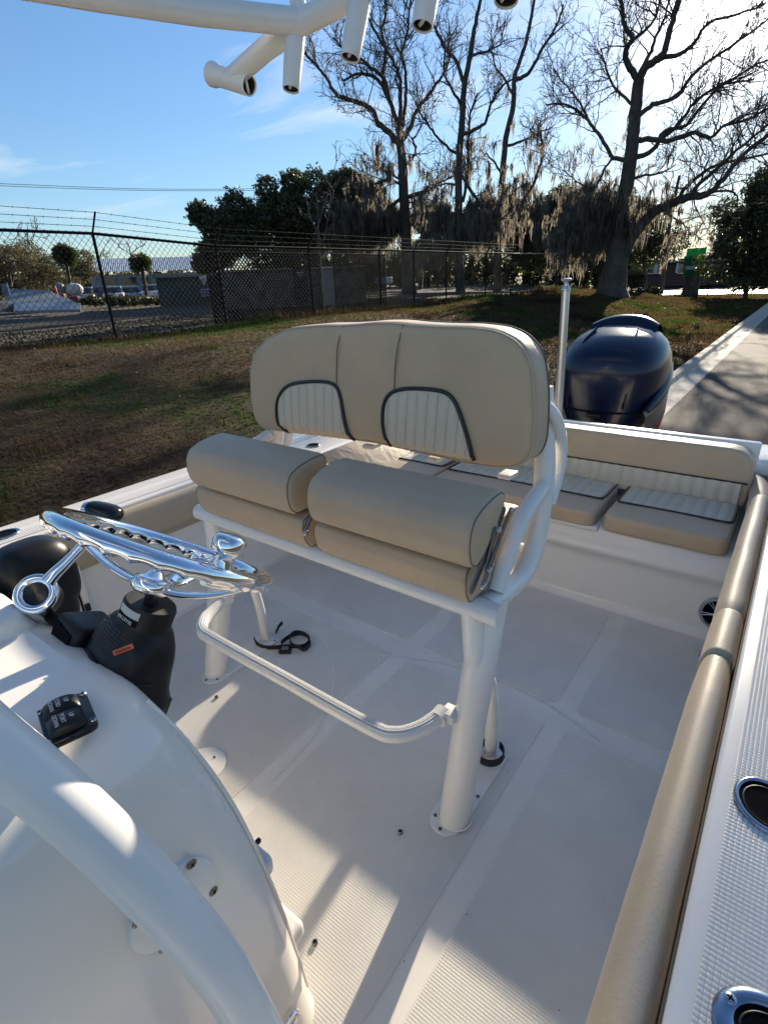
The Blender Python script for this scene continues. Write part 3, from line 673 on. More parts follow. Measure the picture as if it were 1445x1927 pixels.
# ================================================================== STERN BENCH CUSHIONS
RSEAM = mat('rib_seam_thread', (.40, .345, .26), .8)
def seatcush(x0, x1, y0, y1, z0, z1, lab):
    t = thing('bench_cushion', lab, 'seat cushion', ((x0+x1)/2, (y0+y1)/2, z0), 'stern bench cushions'); g = G()
    puff(g, rrect(x0, x1, y0, y1, .035), z0, z1, .01, .022, lambda a, b, d: (a, b, d), dome=.006); g.build('cushion', TAN, t, angle=80)
    ym = y0+(y1-y0)*.40; xa, xb = x0+.024, x1-.024; cc = .05
    ri = []; nx = max(10, int((xb-xa)/.005)) 
    for i in range(nx+1):
        x = xa+(xb-xa)*i/nx; row = []
        ystart = ym+(cc-math.sqrt(max(0, cc*cc-max(0, cc-(x-xa))**2)) if False else 0)
        for j in range(9):
            y = ym+(y1-.012-ym)*j/8; rb = .0085*abs(math.sin(math.pi*(x-xa)/.050)); q = .003*abs(math.sin(math.pi*(y-ym)/.085)); row.append((x, y, z1+.0035+rb+q-.002+.004*(1-((x-(xa+xb)/2)/((xb-xa)/2))**2)))
        row[-1] = (row[-1][0], row[-1][1], z1-.01); ri.append(row)
    g = G(); g.grid(ri); qi = g.build('quilted_inset', WVIN, t, angle=70); g = G()
    for k in range(1, int((xb-xa)/.050)+1):
        x = xa+.050*k
        if x < xb-.01: g.tube([(x, ym+(y1-.03-ym)*q, z1+.0042+.004*(1-((x-(xa+xb)/2)/((xb-xa)/2))**2)) for q in (0.02, .5, 1)], .0010, 4)
    g.build('rib_seam', RSEAM, qi, smooth=False)
    pth = [(xa-.012, y1-.02, z1-.002), (xa-.012, ym+.05, z1+.003), (xa, ym+.012, z1+.006), (xa+.03, ym, z1+.008), ((xa+xb)/2, ym, z1+.0095), (xb-.03, ym, z1+.008), (xb, ym+.012, z1+.006), (xb+.012, ym+.05, z1+.003), (xb+.012, y1-.02, z1-.002)]
    g = G(); g.tube(spline(pth, 6), .0042, 8); g.build('piping', PIPE, t)
    ed = smoothpoly(dens(rrect(x0, x1, y0, y1, .035), 100), 2); ed = inset(ed, .004); g = G(); g.tube([(p[0], p[1], z1-.016) for p in ed]+[(ed[0][0], ed[0][1], z1-.016)], .0022, 6, cap=False); g.build('seam', THREAD, t)
    return t
seatcush(-.565, -.062, 2.355, 2.80, .402, .478, 'tan stern bench cushion with ivory quilting at the port end, rightmost of three')
seatcush(-1.50, -.600, 2.345, 2.80, .405, .478, 'long middle tan stern bench cushion with ivory quilting')
seatcush(-2.02, -1.515, 2.38, 2.80, .405, .478, 'tan stern bench cushion at the starboard end, leftmost of three')
# bench backrest
bb = thing('stern_bolster', 'long tan and ivory ribbed backrest along the stern bench', 'long cushion', (-.9, 2.95, .44)); g = G()
BX0, BX1, BZ0, BZ1 = -1.80, -.05, .47, .725
puff(g, rrect(BX0, BX1, BZ0-.03, BZ1, (.09, .09, .02, .02)), 2.80, 2.925, .022, .03, lambda a, b, d: (a, d+.12*(b-.47), b), dome=.004, n=160); g.build('cushion', TAN, bb, angle=80)
ri = []; nx = 320
for i in range(nx+1):
    x = BX0+.02+(BX1-.035-BX0-.02)*i/nx; row = []
    for j in range(7):
        z = BZ0-.015+(.575-BZ0+.015)*j/6; rb = .0095*abs(math.sin(math.pi*(x)/.055)); row.append((x, 2.797+.12*(z-.47)-.003-rb*(1 if 0 < j < 6 else .5), z))
    ri.append(row)
g = G(); g.grid(ri); rp_ = g.build('ribbed_panel', WVIN, bb, angle=70); g = G()
for k in range(int(BX0/.055), 0):
    x = .055*k
    if BX0+.03 < x < BX1-.03: g.tube([(x, 2.7955+.12*(z-.47)-.002, z) for z in (.46, .51, .572)], .0010, 4)
g.build('rib_seam', RSEAM, rp_, smooth=False)
g = G(); g.tube([(x, 2.793+.12*.107, .577) for x in np.linspace(BX0+.01, BX1-.012, 30)], .0045, 8); g.build('piping', PIPE, bb)
# white coaming behind backrest
g = G(); g.box((-.92, 2.985, .665), (1.74, .06, .13)); g.build('coaming_lip', GEL, boat, bevel=.012)
# ================================================================== STERN LIGHT POLE
P0 = ony(1048, 800, 3.09); P1 = ony(1064, 548, 3.09); lp = thing('stern_light_pole', 'tall brushed aluminium pole with a flanged cap standing on the transom', 'pole', (P0[0], 3.09, .63))
P0b = P0+(P0-P1)*.35; g = G(); g.tube([P0b, P0, P1], [.027, .026, .022], 22); g.build('pole', ALU, lp)
ax = (P1-P0)/np.linalg.norm(P1-P0); g = G(); g.lathe([(.022, 0), (.024, .004), (.023, .012), (.015, .024), (.013, .03), (.013, .042), (.017, .048), (.027, .052), (.029, .056), (.025, .062), (.010, .066)], P1, ax, 26); g.build('cap', ALU, lp)
# ================================================================== OUTBOARD ENGINE
eng = thing('outboard_engine', 'large navy blue outboard engine with glossy rounded cowling behind the stern', 'outboard engine', (-1.0, 3.9, -.8))
def supe(cx, cy, z, rx, ry, p, n=48, yback=1.0, tilt=0):
    R = []
    for a in np.linspace(0, 2*math.pi, n, endpoint=False):
        c_, s_ = math.cos(a), math.sin(a); x = abs(c_)**(2/p)*np.sign(c_)*rx; y = abs(s_)**(2/p)*np.sign(s_)*ry*(yback if s_ > 0 else 1); R.append((cx+x*(1-.10*(s_ < 0)*abs(s_)), cy+y, z+tilt*y))
    return R
ecx, ecy = -1.075, 4.22
pr = [(.42, .235, .30, 2.8, 0), (.50, .270, .34, 2.8, 0), (.62, .305, .38, 2.7, 0), (.76, .330, .41, 2.7, .0), (.88, .336, .42, 2.7, .02), (.96, .326, .41, 2.6, .05), (1.03, .296, .375, 2.5, .09), (1.08, .250, .32, 2.4, .12), (1.115, .19, .25, 2.2, .14), (1.135, .11, .15, 2.1, .15), (1.14, .02, .03, 2, .15)]
g = G(); g.grid([supe(ecx, ecy, z, rx, ry, p, tilt=t_) for z, rx, ry, p, t_ in [(z_*1.0-.02*(z_>.8), a_*1.09, b_*1.0, c_, d_) for z_, a_, b_, c_, d_ in pr]], wrap_u=True, cap=True); cw = g.build('cowling', NAVY, eng, angle=80)
Q = supe(ecx, ecy, .585, .327, .377, 2.7); g = G(); g.tube(Q+Q[:1], .0045, 6, cap=False); g.build('cowl_joint', MATBLK, eng)
g = G(); g.box((ecx, ecy-.372, .56), (.10, .03, .03)); g.build('cowl_latch', BLACK, eng, bevel=.006)
# crease lines and crest
g = G(); P = []
for i, u in enumerate(np.linspace(-1, 1, 22)):
    x = ecx+u*.235; zt = 1.195-.06*abs(u)**2.4; yb = ecy+.20-.06*u*u; P.append([(x, yb-.07, zt-.13), (x, yb-.03, zt-.02), (x*.985+ecx*.015, yb+.03, zt), (x, yb+.12, zt-.03), (x, yb+.24, zt-.16), (x, yb+.24, zt-.3)])
g.grid(P); g.build('cowl_crest', NAVY, eng, angle=70)
for s in (-1, 1):
    P = spline([(ecx+s*.20, ecy-.36, .60), (ecx+s*.185, ecy-.335, .85), (ecx+s*.17, ecy-.24, 1.03), (ecx+s*.14, ecy-.05, 1.115)], 8); g = G(); g.tube(P, .012, 8, flat=.6); g.build('cowl_crease', NAVY, eng)
    P = []   # side scallop panel, grey
    for q in np.linspace(0, 1, 14):
        y = ecy-.30+.62*q; x = ecx+s*(.365-.05*(2*q-1)**2+.004); zt = .60+.26*q; P.append([(x-s*.05, y, .30), (x-s*.012, y, .42), (x+s*.008, y, .52), (x+s*.006, y, zt-.03), (x-s*.012, y, zt)])
    g = G(); g.grid(P); g.build('side_panel', EGREY, eng, angle=60)
    g = G(); P = []
    for q in np.linspace(0, 1, 14): y = ecy-.26+.60*q; x = ecx+s*(.345-.03*(2*q-1)**2); P.append((x, y, .60+.24*q))
    g.tube(P, [.02+.022*math.sin(math.pi*min(1, q+.05)) for q in np.linspace(0, 1, 14)], 10, flat=1.3); g.build('air_scoop', NAVY, eng)
    g = G(); g.tube([(ecx+s*.368, ecy-.02, .44), (ecx+s*.368, ecy+.06, .50), (ecx+s*.366, ecy+.10, .58)], .008, 6, flat=1.6); g.build('red_flash', REDP, eng)
g = G(); g.grid([supe(ecx, ecy, z, rx, ry, 3) for z, rx, ry in ((.43, .25, .31), (.30, .24, .29), (.05, .13, .22), (-.5, .08, .20), (-.75, .10, .25))], wrap_u=True, cap=True); g.build('midsection', EGREY, eng, angle=60)
g = G(); g.lathe([(.04, -.3), (.09, -.1), (.10, .1), (.06, .3)], (ecx, ecy+.05, -.72), (0, 1, 0), 20); g.build('gearcase', NAVY, eng)
for k in range(3):
    a = k*2.094; g = G(); g.grid([[(ecx+r*math.cos(a+.35*t), ecy+.38+.04*t, -.72+r*math.sin(a+.35*t)) for t in (-1, 0, 1)] for r in (.04, .10, .16, .18)]); g.build('propeller_blade', STEEL, eng)
g = G(); g.box((ecx, 3.55, .15), (.26, .34, .5)); g.build('transom_bracket', EGREY, eng, bevel=.03)
bare_tree('bare_oak', 'bare moss hung oak with forked crown, leftmost of the tall trees behind the fence', (770, 553),
  ([(770, 553), (766, 480), (762, 400), (758, 320), (753, 268)], [27, 21, 18.5, 16, 14]),
  [([(753, 275), (735, 250), (712, 232), (698, 205), (665, 190), (630, 175), (617, 148), (600, 128), (572, 98)], (13, 4)),
   ([(752, 268), (745, 225), (733, 190), (720, 162), (700, 143), (675, 140), (645, 150)], (11, 4)),
   ([(733, 190), (722, 150), (700, 128), (680, 112), (655, 100), (625, 70)], (8, 3)),
   ([(720, 162), (722, 130), (726, 98), (718, 60), (727, 20), (720, -40)], (9, 3)),
   ([(752, 262), (753, 200), (752, 150), (742, 120), (728, 95), (700, 50), (680, 10)], (9, 3)),
   ([(757, 265), (775, 235), (782, 212), (800, 185), (822, 158), (840, 130), (848, 100)], (10, 3)),
   ([(755, 250), (762, 200), (765, 160), (762, 130), (756, 100), (766, 60), (772, 0), (765, -50)], (8, 3)),
   ([(764, 310), (778, 296), (782, 275), (774, 258)], (6, 3)),
   ([(766, 372), (800, 360), (830, 342), (862, 328)], (7, 3)),
   ([(762, 350), (735, 340), (705, 345), (680, 352)], (6, 3)),
   ([(762, 372), (730, 388), (690, 405), (645, 412), (610, 425)], (8, 3)),
   ([(762, 345), (740, 330), (722, 322), (700, 300)], (5, 2))], 11,
  moss=(5600, lambda x, y: np.minimum(1, 0.95*gm(x, y, 700, 425, 100, 55)+.05*gm(x, y, 740, 330, 60, 70))+.02*gm(x, y, 745, 275, 12, 40)), ln0=58, dn=7, droop=[(610, 375, 740, 430, 12), (780, 370, 850, 440, 6)])
bare_tree('bare_oak', 'tall straight bare oak, second from the left behind the fence', (866, 553),
  ([(866, 553), (864, 460), (863, 380), (864, 300), (869, 230), (874, 160), (888, 80), (900, 20), (912, -50)], [17, 14, 13, 12, 10.5, 9, 7.5, 5.5, 4]),
  [([(873, 160), (860, 118), (840, 95), (826, 70), (812, 35), (800, -20)], (8, 3)),
   ([(868, 256), (890, 245), (912, 232), (922, 200), (940, 168), (965, 148)], (8, 3)),
   ([(866, 290), (845, 280), (822, 258), (804, 232), (788, 208)], (6, 3)),
   ([(885, 105), (905, 100), (930, 92), (948, 76)], (6, 2)),
   ([(872, 380), (880, 310), (882, 230), (898, 175)], (7, 3)),
   ([(865, 350), (840, 345), (815, 352)], (5, 2)),
   ([(868, 330), (895, 372), (925, 402), (955, 412)], (8, 3)),
   ([(870, 200), (850, 170), (835, 130), (838, 90)], (6, 2)),
   ([(868, 430), (900, 425), (935, 415), (960, 400)], (7, 3))], 12,
  moss=(4000, lambda x, y: np.minimum(1, .95*gm(x, y, 860, 445, 75, 60)+.06*gm(x, y, 860, 340, 60, 80))+.02*gm(x, y, 850, 350, 60, 30)), ln0=50, dn=7, droop=[(780, 400, 850, 460, 8), (880, 400, 960, 460, 8)])
bare_tree('bare_oak', 'slim bare oak trailing moss, third from the left behind the fence', (935, 549),
  ([(935, 549), (937, 470), (940, 400), (945, 330), (952, 260), (965, 200), (968, 145), (985, 95), (1000, 30), (1010, -40)], [15, 13, 11.5, 10.5, 9.5, 8.5, 7, 6, 5, 3]),
  [([(967, 152), (990, 142), (1002, 125), (1020, 90), (1045, 50), (1060, 10)], (8, 3)),
   ([(948, 420), (968, 402), (992, 368), (1010, 330), (1020, 288), (1018, 248)], (8, 4)),
   ([(951, 275), (980, 266), (1012, 250), (1040, 240)], (6, 2)),
   ([(966, 180), (950, 150), (930, 120), (925, 70)], (6, 2)),
   ([(940, 440), (980, 430), (1010, 415), (1040, 420)], (7, 3)),
   ([(940, 400), (960, 370), (985, 345)], (5, 2)), ([(946, 330), (925, 300), (905, 285)], (5, 2))], 13,
  moss=(6000, lambda x, y: np.minimum(1, .95*gm(x, y, 970, 440, 95, 55)+.07*gm(x, y, 960, 340, 50, 90))+.03*gm(x, y, 950, 350, 40, 30)+.02*gm(x, y, 975, 170, 12, 20)), ln0=48, dn=7, droop=[(860, 390, 930, 440, 8), (950, 390, 1060, 450, 12)])
bare_tree('bare_oak', 'largest bare oak with a thick trunk and wide limbs reaching over the lawn', (1150, 557),
  ([(1150, 557), (1158, 490), (1168, 430), (1176, 370), (1184, 310), (1190, 260), (1195, 210), (1201, 150)], [56, 39, 28, 25, 22, 20, 19, 17]),
  [([(1201, 152), (1186, 130), (1176, 110), (1180, 88), (1190, 72), (1174, 46), (1170, 10), (1170, -50)], (13, 5)),
   ([(1201, 152), (1214, 126), (1238, 110), (1250, 95), (1262, 50), (1275, 0), (1285, -50)], (17, 7)),
   ([(1240, 110), (1280, 101), (1306, 80), (1335, 42), (1385, 28), (1440, 5)], (9, 3)),
   ([(1186, 75), (1210, 60), (1235, 30), (1240, -20)], (7, 3)),
   ([(1206, 130), (1225, 95), (1232, 70), (1250, 30), (1262, -20)], (8, 3)),
   ([(1194, 226), (1222, 200), (1240, 193), (1275, 180), (1300, 145), (1345, 108), (1400, 70), (1460, 25)], (10, 3)),
   ([(1190, 298), (1228, 282), (1250, 246), (1290, 236), (1330, 186), (1390, 140), (1460, 105)], (10, 3)),
   ([(1186, 262), (1225, 262), (1262, 264), (1300, 250), (1338, 258), (1362, 235), (1405, 226), (1470, 190)], (11, 3)),
   ([(1240, 262), (1270, 240), (1310, 190), (1360, 160), (1420, 150)], (8, 3)),
   ([(1182, 302), (1152, 297), (1145, 285), (1125, 250), (1105, 227), (1080, 205), (1055, 195), (1025, 198)], (9, 3)),
   ([(1108, 230), (1085, 185), (1062, 158), (1040, 130)], (5, 2)),
   ([(1152, 297), (1135, 320), (1120, 350), (1090, 345), (1060, 320)], (5, 2)),
   ([(1165, 500), (1195, 438), (1232, 398), (1270, 380), (1300, 370), (1330, 365), (1352, 345), (1390, 300), (1460, 240)], (24, 6)),
   ([(1272, 380), (1300, 342), (1350, 310), (1400, 298), (1470, 285)], (9, 3)),
   ([(1290, 372), (1345, 320), (1400, 270), (1470, 215)], (9, 3)),
   ([(1335, 362), (1375, 360), (1387, 375), (1385, 400)], (5, 2)),
   ([(1240, 395), (1262, 405), (1290, 425), (1300, 445)], (5, 2)),
   ([(1172, 400), (1140, 380), (1110, 385), (1075, 400)], (9, 3)),
   ([(1180, 340), (1215, 330), (1245, 325), (1270, 310)], (6, 2)),
   ([(1168, 430), (1130, 430), (1095, 445), (1060, 440)], (8, 3)),
   ([(1195, 200), (1160, 170), (1140, 130), (1130, 90)], (6, 2))], 14,
  moss=(8200, lambda x, y: np.minimum(1, .95*gm(x, y, 1110, 430, 100, 60)+.04*gm(x, y, 1130, 320, 80, 60))+.40*gm(x, y, 1178, 215, 13, 50)+.08*gm(x, y, 1215, 460, 50, 40)), ln0=66, dn=7, group=None, droop=[(1030, 380, 1150, 460, 16), (1180, 390, 1225, 440, 3)])
# ---- evergreen masses
def leafcloud(lobes, n, size, shell=.55):
    ks = rng.choice(len(lobes), n, p=np.array([l[1][0]*l[1][2] for l in lobes])/sum(l[1][0]*l[1][2] for l in lobes))
    Cn = np.array([l[0] for l in lobes])[ks]; Rn = np.array([l[1] for l in lobes])[ks]; nrm_ = lambda a: a/np.linalg.norm(a, axis=1)[:, None]
    d = nrm_(rng.normal(0, 1, (n, 3))); rr = (shell+(1-shell)*rng.random(n))**.8; rr = rr*(1+.20*np.sin(d[:, 0]*8+ks)*np.sin(d[:, 1]*7+1)+.16*np.sin(d[:, 2]*11+ks*2)+.10*np.sin(d[:, 0]*19+d[:, 2]*17))
    p = Cn+d*Rn*rr[:, None]; a = nrm_(rng.normal(0, 1, (n, 3))); b_ = nrm_(np.cross(a, rng.normal(0, 1, (n, 3)))); s_ = (size*rng.uniform(.5, 1.3, n))[:, None]
    V = np.stack([p-a*s_, p-b_*s_*.45, p+a*s_, p+b_*s_*.45], 1)
    return V.reshape(-1, 3), np.arange(n*4).reshape(n, 4)
def evergreen(name, label, base, dist, blobs, n, leaf, group=None, m=LEAF, cat='tree', trunk_px=9, seed=3):
    """blobs: (px,py,rpx_x,rpx_y); real spheres spread in depth round the trunk"""
    global rng; rng = np.random.default_rng(seed); B = hor(base[0], base[1], dist); B[2] = float(zg(B[0], B[1]))
    S = np.dot(B-CAM, -RC[:, 2])/FPX; root = thing(name, label, cat, tuple(B), group); fw = np.array([B[0], B[1], 0])/math.hypot(B[0], B[1]); lobes = []
    for (x, y, rx, ry) in blobs:
        for k in range(3):
            x2, y2 = x+rng.normal(0, rx*.45), y+rng.normal(0, ry*.35); r = ray(x2, y2); off = rng.uniform(-.7, .7)*rx*S
            lobes.append((CAM+r*(dist+off)/(r[0]*fw[0]+r[1]*fw[1]), (rx*S*rng.uniform(.55, .85), rx*S*rng.uniform(.55, .85), ry*S*rng.uniform(.55, .8))))
    T = Tubes(); cz = np.mean([l[0] for l in lobes], axis=0)
    T.add(np.array(spline([B-[0, 0, .2], B*.6+cz*.4, cz], 4)), np.linspace(trunk_px*S*.5, trunk_px*S*.2, 9), 8)
    for l in lobes[::2]: T.add(np.array([B*.5+cz*.5, (B+cz)/4+l[0]*.5, l[0]]), [trunk_px*S*.2, trunk_px*S*.15, trunk_px*S*.06], 5)
    link('trunk', T.mesh('trunk'), BARK, root, smooth=True); V, F = leafcloud(lobes, int(n*2.4), leaf*.66); link('crown', fastmesh('crown', V, F), m, root); return root
evergreen('live_oak', 'dense dark live oak at the left end of the evergreen clump behind the fence', (425, 560), 40, [(395, 420, 30, 32), (435, 400, 42, 38), (410, 470, 45, 40), (455, 450, 50, 50), (380, 500, 22, 24)], 15000, .17, seed=21)
evergreen('live_oak', 'dense dark live oak in the middle of the evergreen clump behind the net panels', (555, 565), 44, [(520, 365, 28, 26), (565, 350, 34, 30), (510, 410, 40, 44), (570, 410, 55, 50), (540, 470, 60, 44)], 15000, .18, seed=22)
evergreen('live_oak', 'tall olive live oak just left of the first bare oak trunk', (650, 560), 47, [(625, 345, 30, 26), (670, 340, 32, 30), (640, 390, 50, 46), (700, 400, 45, 44), (665, 450, 60, 44)], 16000, .18, seed=23)
evergreen('live_oak', 'small olive tree showing right of the first bare oak trunk', (790, 560), 60, [(785, 420, 26, 34), (800, 465, 30, 34)], 4000, .2, m=LEAF2, seed=24)
evergreen('live_oak', 'broad dark evergreen behind the slim bare oaks and hanging moss', (1045, 560), 62, [(1040, 385, 40, 36), (1000, 420, 46, 40), (1075, 420, 55, 50), (1030, 470, 70, 40), (1110, 470, 45, 40)], 15000, .2, seed=25)
evergreen('live_oak', 'dark evergreen behind the largest bare oak above the brick house', (1215, 552), 70, [(1200, 420, 40, 36), (1225, 460, 40, 36), (1180, 470, 40, 40)], 7000, .22, seed=26)
evergreen('magnolia', 'dark rounded magnolia at the right edge beside the brick house', (1405, 548), 54, [(1400, 400, 42, 34), (1375, 440, 40, 40), (1430, 440, 46, 46), (1400, 490, 60, 40), (1450, 380, 40, 50), (1395, 520, 46, 26), (1440, 515, 46, 30)], 13000, .2, seed=27)
evergreen('scrub_tree', 'leafless brown scrub tree at the far left behind the fence', (20, 560), 60, [(15, 500, 55, 34), (60, 515, 36, 26), (-30, 490, 40, 40)], 7000, .16, m=LEAF2, seed=28, group='brown scrub trees left of the palms')
evergreen('scrub_tree', 'green and brown scrub behind the taller palm at the left', (100, 560), 66, [(80, 500, 36, 30), (150, 505, 38, 26), (120, 525, 50, 20)], 7000, .16, m=LEAF2, seed=29, group='brown scrub trees left of the palms')
def palm(label, base, dist, cx, cy, r, seed):
    global rng; rng = np.random.default_rng(seed); B = hor(base[0], base[1], dist); B[2] = float(zg(B[0], B[1])); S = np.dot(B-CAM, -RC[:, 2])/FPX
    root = thing('cabbage_palm', label, 'palm tree', tuple(B), 'cabbage palms in the yard'); Cc = hor(cx, cy, dist)
    T = Tubes(); T.add(np.array(spline([B, (B+Cc)/2+[.1, 0, 0], Cc], 5)), np.full(11, 3.0*S), 9); link('trunk', T.mesh('trunk'), BARK, root, smooth=True)
    V = []; F = []; b = 0
    for k in range(90):
        d = rng.normal(0, 1, 3); d[2] = d[2]*.8+.1; d /= np.linalg.norm(d); p0 = Cc+d*r*S*.25; side = np.cross(d, (0, 0, 1.)); side /= np.linalg.norm(side)+1e-9; up = np.cross(side, d)
        for j in range(17):
            a = (j-8)/8*1.3; v = d*math.cos(a)+side*math.sin(a); ln = r*S*.72*rng.uniform(.8, 1.05); e = p0+v*ln+np.array([0, 0, -.22*ln]); wv = up*S*.9+side*S*.3; mid = p0+v*ln*.55
            V += [p0, mid+wv, e, mid-wv]; F.append((b, b+1, b+2, b+3)); b += 4
    link('crown', fastmesh('crown', np.array(V), np.array(F)), LEAF, root)
palm('taller cabbage palm left of the leaning fence post', (133, 555), 52, 122, 478, 26, 31)
palm('round headed cabbage palm in front of the pale metal building', (275, 552), 50, 264, 493, 24, 32)
# saplings and thin bare trees
bare_tree('bare_sapling', 'pale thin bare sapling in front of the middle live oak', (600, 580), ([(600, 580), (602, 500), (600, 430), (596, 360)], [3.5, 3, 2.2, 1.4]), [([(601, 470), (615, 430), (622, 380), (640, 330)], (2, 1)), ([(601, 450), (585, 410), (575, 370)], (2, 1)), ([(600, 420), (612, 380), (635, 300)], (2, 1))], 15, m=BARK2, ln0=30, dn=16, group=None)
bare_tree('bare_tree', 'wispy bare tree behind the left scrub rising above the fence rail', (55, 552), ([(55, 552), (54, 500), (53, 450), (52, 425)], [4, 3, 2, 1]), [([(54, 470), (40, 445), (30, 430)], (2, 1)), ([(54, 465), (66, 440), (72, 425)], (2, 1))], 16, m=BARK2, ln0=26, dn=8, group=None)
bare_tree('bare_tree', 'pale branching bare tree between the palms left of the metal building', (165, 550), ([(165, 550), (160, 520), (150, 490)], [4, 3, 2]), [([(162, 525), (180, 500), (195, 480)], (2, 1)), ([(160, 515), (140, 495), (128, 482)], (2, 1))], 17, m=BARK2, ln0=30, dn=6, group=None)
bare_tree('bare_tree', 'wispy bare tree showing above the roof of the pale metal building', (250, 548), ([(250, 548), (248, 500), (245, 470), (240, 458)], [3, 2.5, 2, 1]), [([(248, 480), (228, 465), (222, 458)], (2, 1)), ([(247, 478), (262, 466), (272, 458)], (2, 1))], 18, m=BARK2, ln0=22, dn=7, group=None)
# ================================================================== YARD THINGS
def pxbox(root, name, m, px0, px1, pyt, pyb, dist, depth, bevel=0, yaw=None, parent=None):
    """upright box whose camera-side face spans the given sight lines at a horizontal distance"""
    A = hor((px0+px1)/2, pyb, dist); a = hor(px0, pyb, dist); b = hor(px1, pyb, dist); t = hor((px0+px1)/2, pyt, dist)
    ux = b-a; ux[2] = 0; W_ = np.linalg.norm(ux); ux /= W_; uy = np.array([-ux[1], ux[0], 0]); fwd = np.array([A[0], A[1], 0]); 
    if np.dot(uy, fwd) < 0: uy = -uy
    g = G(); c_ = (A+t)/2+uy*depth/2; g.box(c_, (W_, depth, abs(t[2]-A[2])), (ux, uy, np.array([0, 0, 1.])))
    return g.build(name, m, parent if parent is not None else root, smooth=False, bevel=bevel), c_, ux, uy, W_
# pale metal building
B0 = hor(290, 545, 78); bt = thing('metal_building', 'long pale corrugated metal building behind the palms', 'building', tuple(B0))
wo, c_, ux, uy, W_ = pxbox(bt, 'wall', WSID, 178, 430, 514, 552, 78, 14)
def roofslab(parent, name, m, px0, px1, pyb, pyt, dist, depth, n=0):
    a = hor(px0, pyb, dist-.4); b = hor(px1, pyb, dist-.4); top = hor((px0+px1)/2, pyt, dist+depth); ux = (b-a); ux[2] = 0; ln = np.linalg.norm(ux); ux /= ln; uy = np.array([-ux[1], ux[0], 0]); 
    if np.dot(uy, a*[1, 1, 0]) < 0: uy = -uy
    h = top[2]-a[2]; N_ = max(2, n); P = []
    for i in range(N_+1):
        q = a+ux*ln*i/N_; dz = .05*(i % 2) if n else 0; P.append([q+[0, 0, dz], q+uy*depth+[0, 0, h+dz], q+uy*depth+[0, 0, h-.2]])
    g = G(); g.grid(P); return g.build(name, m, parent, smooth=False)
roofslab(bt, 'roof', CORR, 172, 436, 513, 485, 78, 8, 130)
for (x0, x1) in ((200, 217), (230, 258), (268, 284)): 
    wn, *_ = pxbox(bt, 'window', GLASS, x0, x1, 522, 537, 77.9, .2); pxbox(bt, 'sill', WHITEP, x0-1, x1+1, 537, 538.2, 77.8, .2, parent=wn)
# long shed with white fascia nearer
B1 = hor(400, 560, 40); sh = thing('dark_store', 'low dark green store shed with a pale eave behind the fence', 'shed', tuple(B1))
pxbox(sh, 'wall', DGREEN, 300, 424, 522, 582, 38, 4); pxbox(sh, 'eave', mat('weathered_board', (.16, .15, .13), .8), 288, 432, 517, 521, 37.6, 4.6)
MAP = mat('pink_print', (.42, .17, .16), .6)
def chartsign(parent_thing, cx, cy, d, k):
    a = lambda x, y: hor(x, y, d)
    pl = [(-7, -12), (-3, -10), (0, -9), (4, -13), (8, -10), (7, -3), (4, 3), (2, 9), (-1, 6), (-4, -1), (-8, -6)]
    u = a(cx+1, cy)-a(cx, cy); u[2] = 0; s = np.linalg.norm(u); u /= s; P = a(cx, cy); nn = np.array([-u[1], u[0], 0]); nn *= -1 if np.dot(nn, P) > 0 else 1
    g = G(); g.prism([(q[0]*s*k, -q[1]*s*k) for q in pl], 0, .02, lambda x, z, dd: P+u*x+np.array([0, 0, z])+nn*(dd+.02)); o = g.build('sign_panel', WHITEP, parent_thing, smooth=False)
    g = G(); g.prism([(q[0]*s*k*.75, -q[1]*s*k*.75) for q in pl], 0, .004, lambda x, z, dd: P+u*x+np.array([0, 0, z])+nn*(dd+.041)); g.build('sign_print', MAP, o, smooth=False)
chartsign(sh, 383, 529, 37.4, .8)
nb = thing('notice_board', 'small white framed notice grid on the dark green store', 'notice board', tuple(hor(388, 549, 37.3)))
for i in range(3):
    for j in range(2):
        pxbox(nb, 'sheet', mat('blue_sheet', (.03, .04, .09), .6), 379.5+6*i, 384.5+6*i, 545+6*j, 550+6*j, 37.25, .01)
pxbox(nb, 'panel', mat('grey_board', (.38, .36, .36), .6), 378.5, 397.5, 543.5, 557.5, 37.3, .03)
B1 = hor(560, 565, 30); kb = thing('kiosk', 'narrow dark green kiosk with a pink print sign between the net panels', 'kiosk', tuple(B1))
pxbox(kb, 'wall', DGREEN, 553, 580, 506, 572, 27, 1); pxbox(kb, 'roof', MATBLK, 551, 582, 503, 506, 26.9, 1.2); chartsign(kb, 566, 519, 26.7, .7)
B1 = hor(500, 575, 27); ct = thing('storage_container', 'long dark storage container seen through the nearer net panel', 'container', tuple(B1))
pxbox(ct, 'wall', mat('weathered_store_wall', (.24, .22, .19), .8, var=(2, .4)), 424, 690, 508, 578, 29, 2.4, bevel=.03); pxbox(ct, 'eave', mat('pale_trim', (.3, .3, .28), .6), 422, 692, 504, 507, 28.8, 2.6)
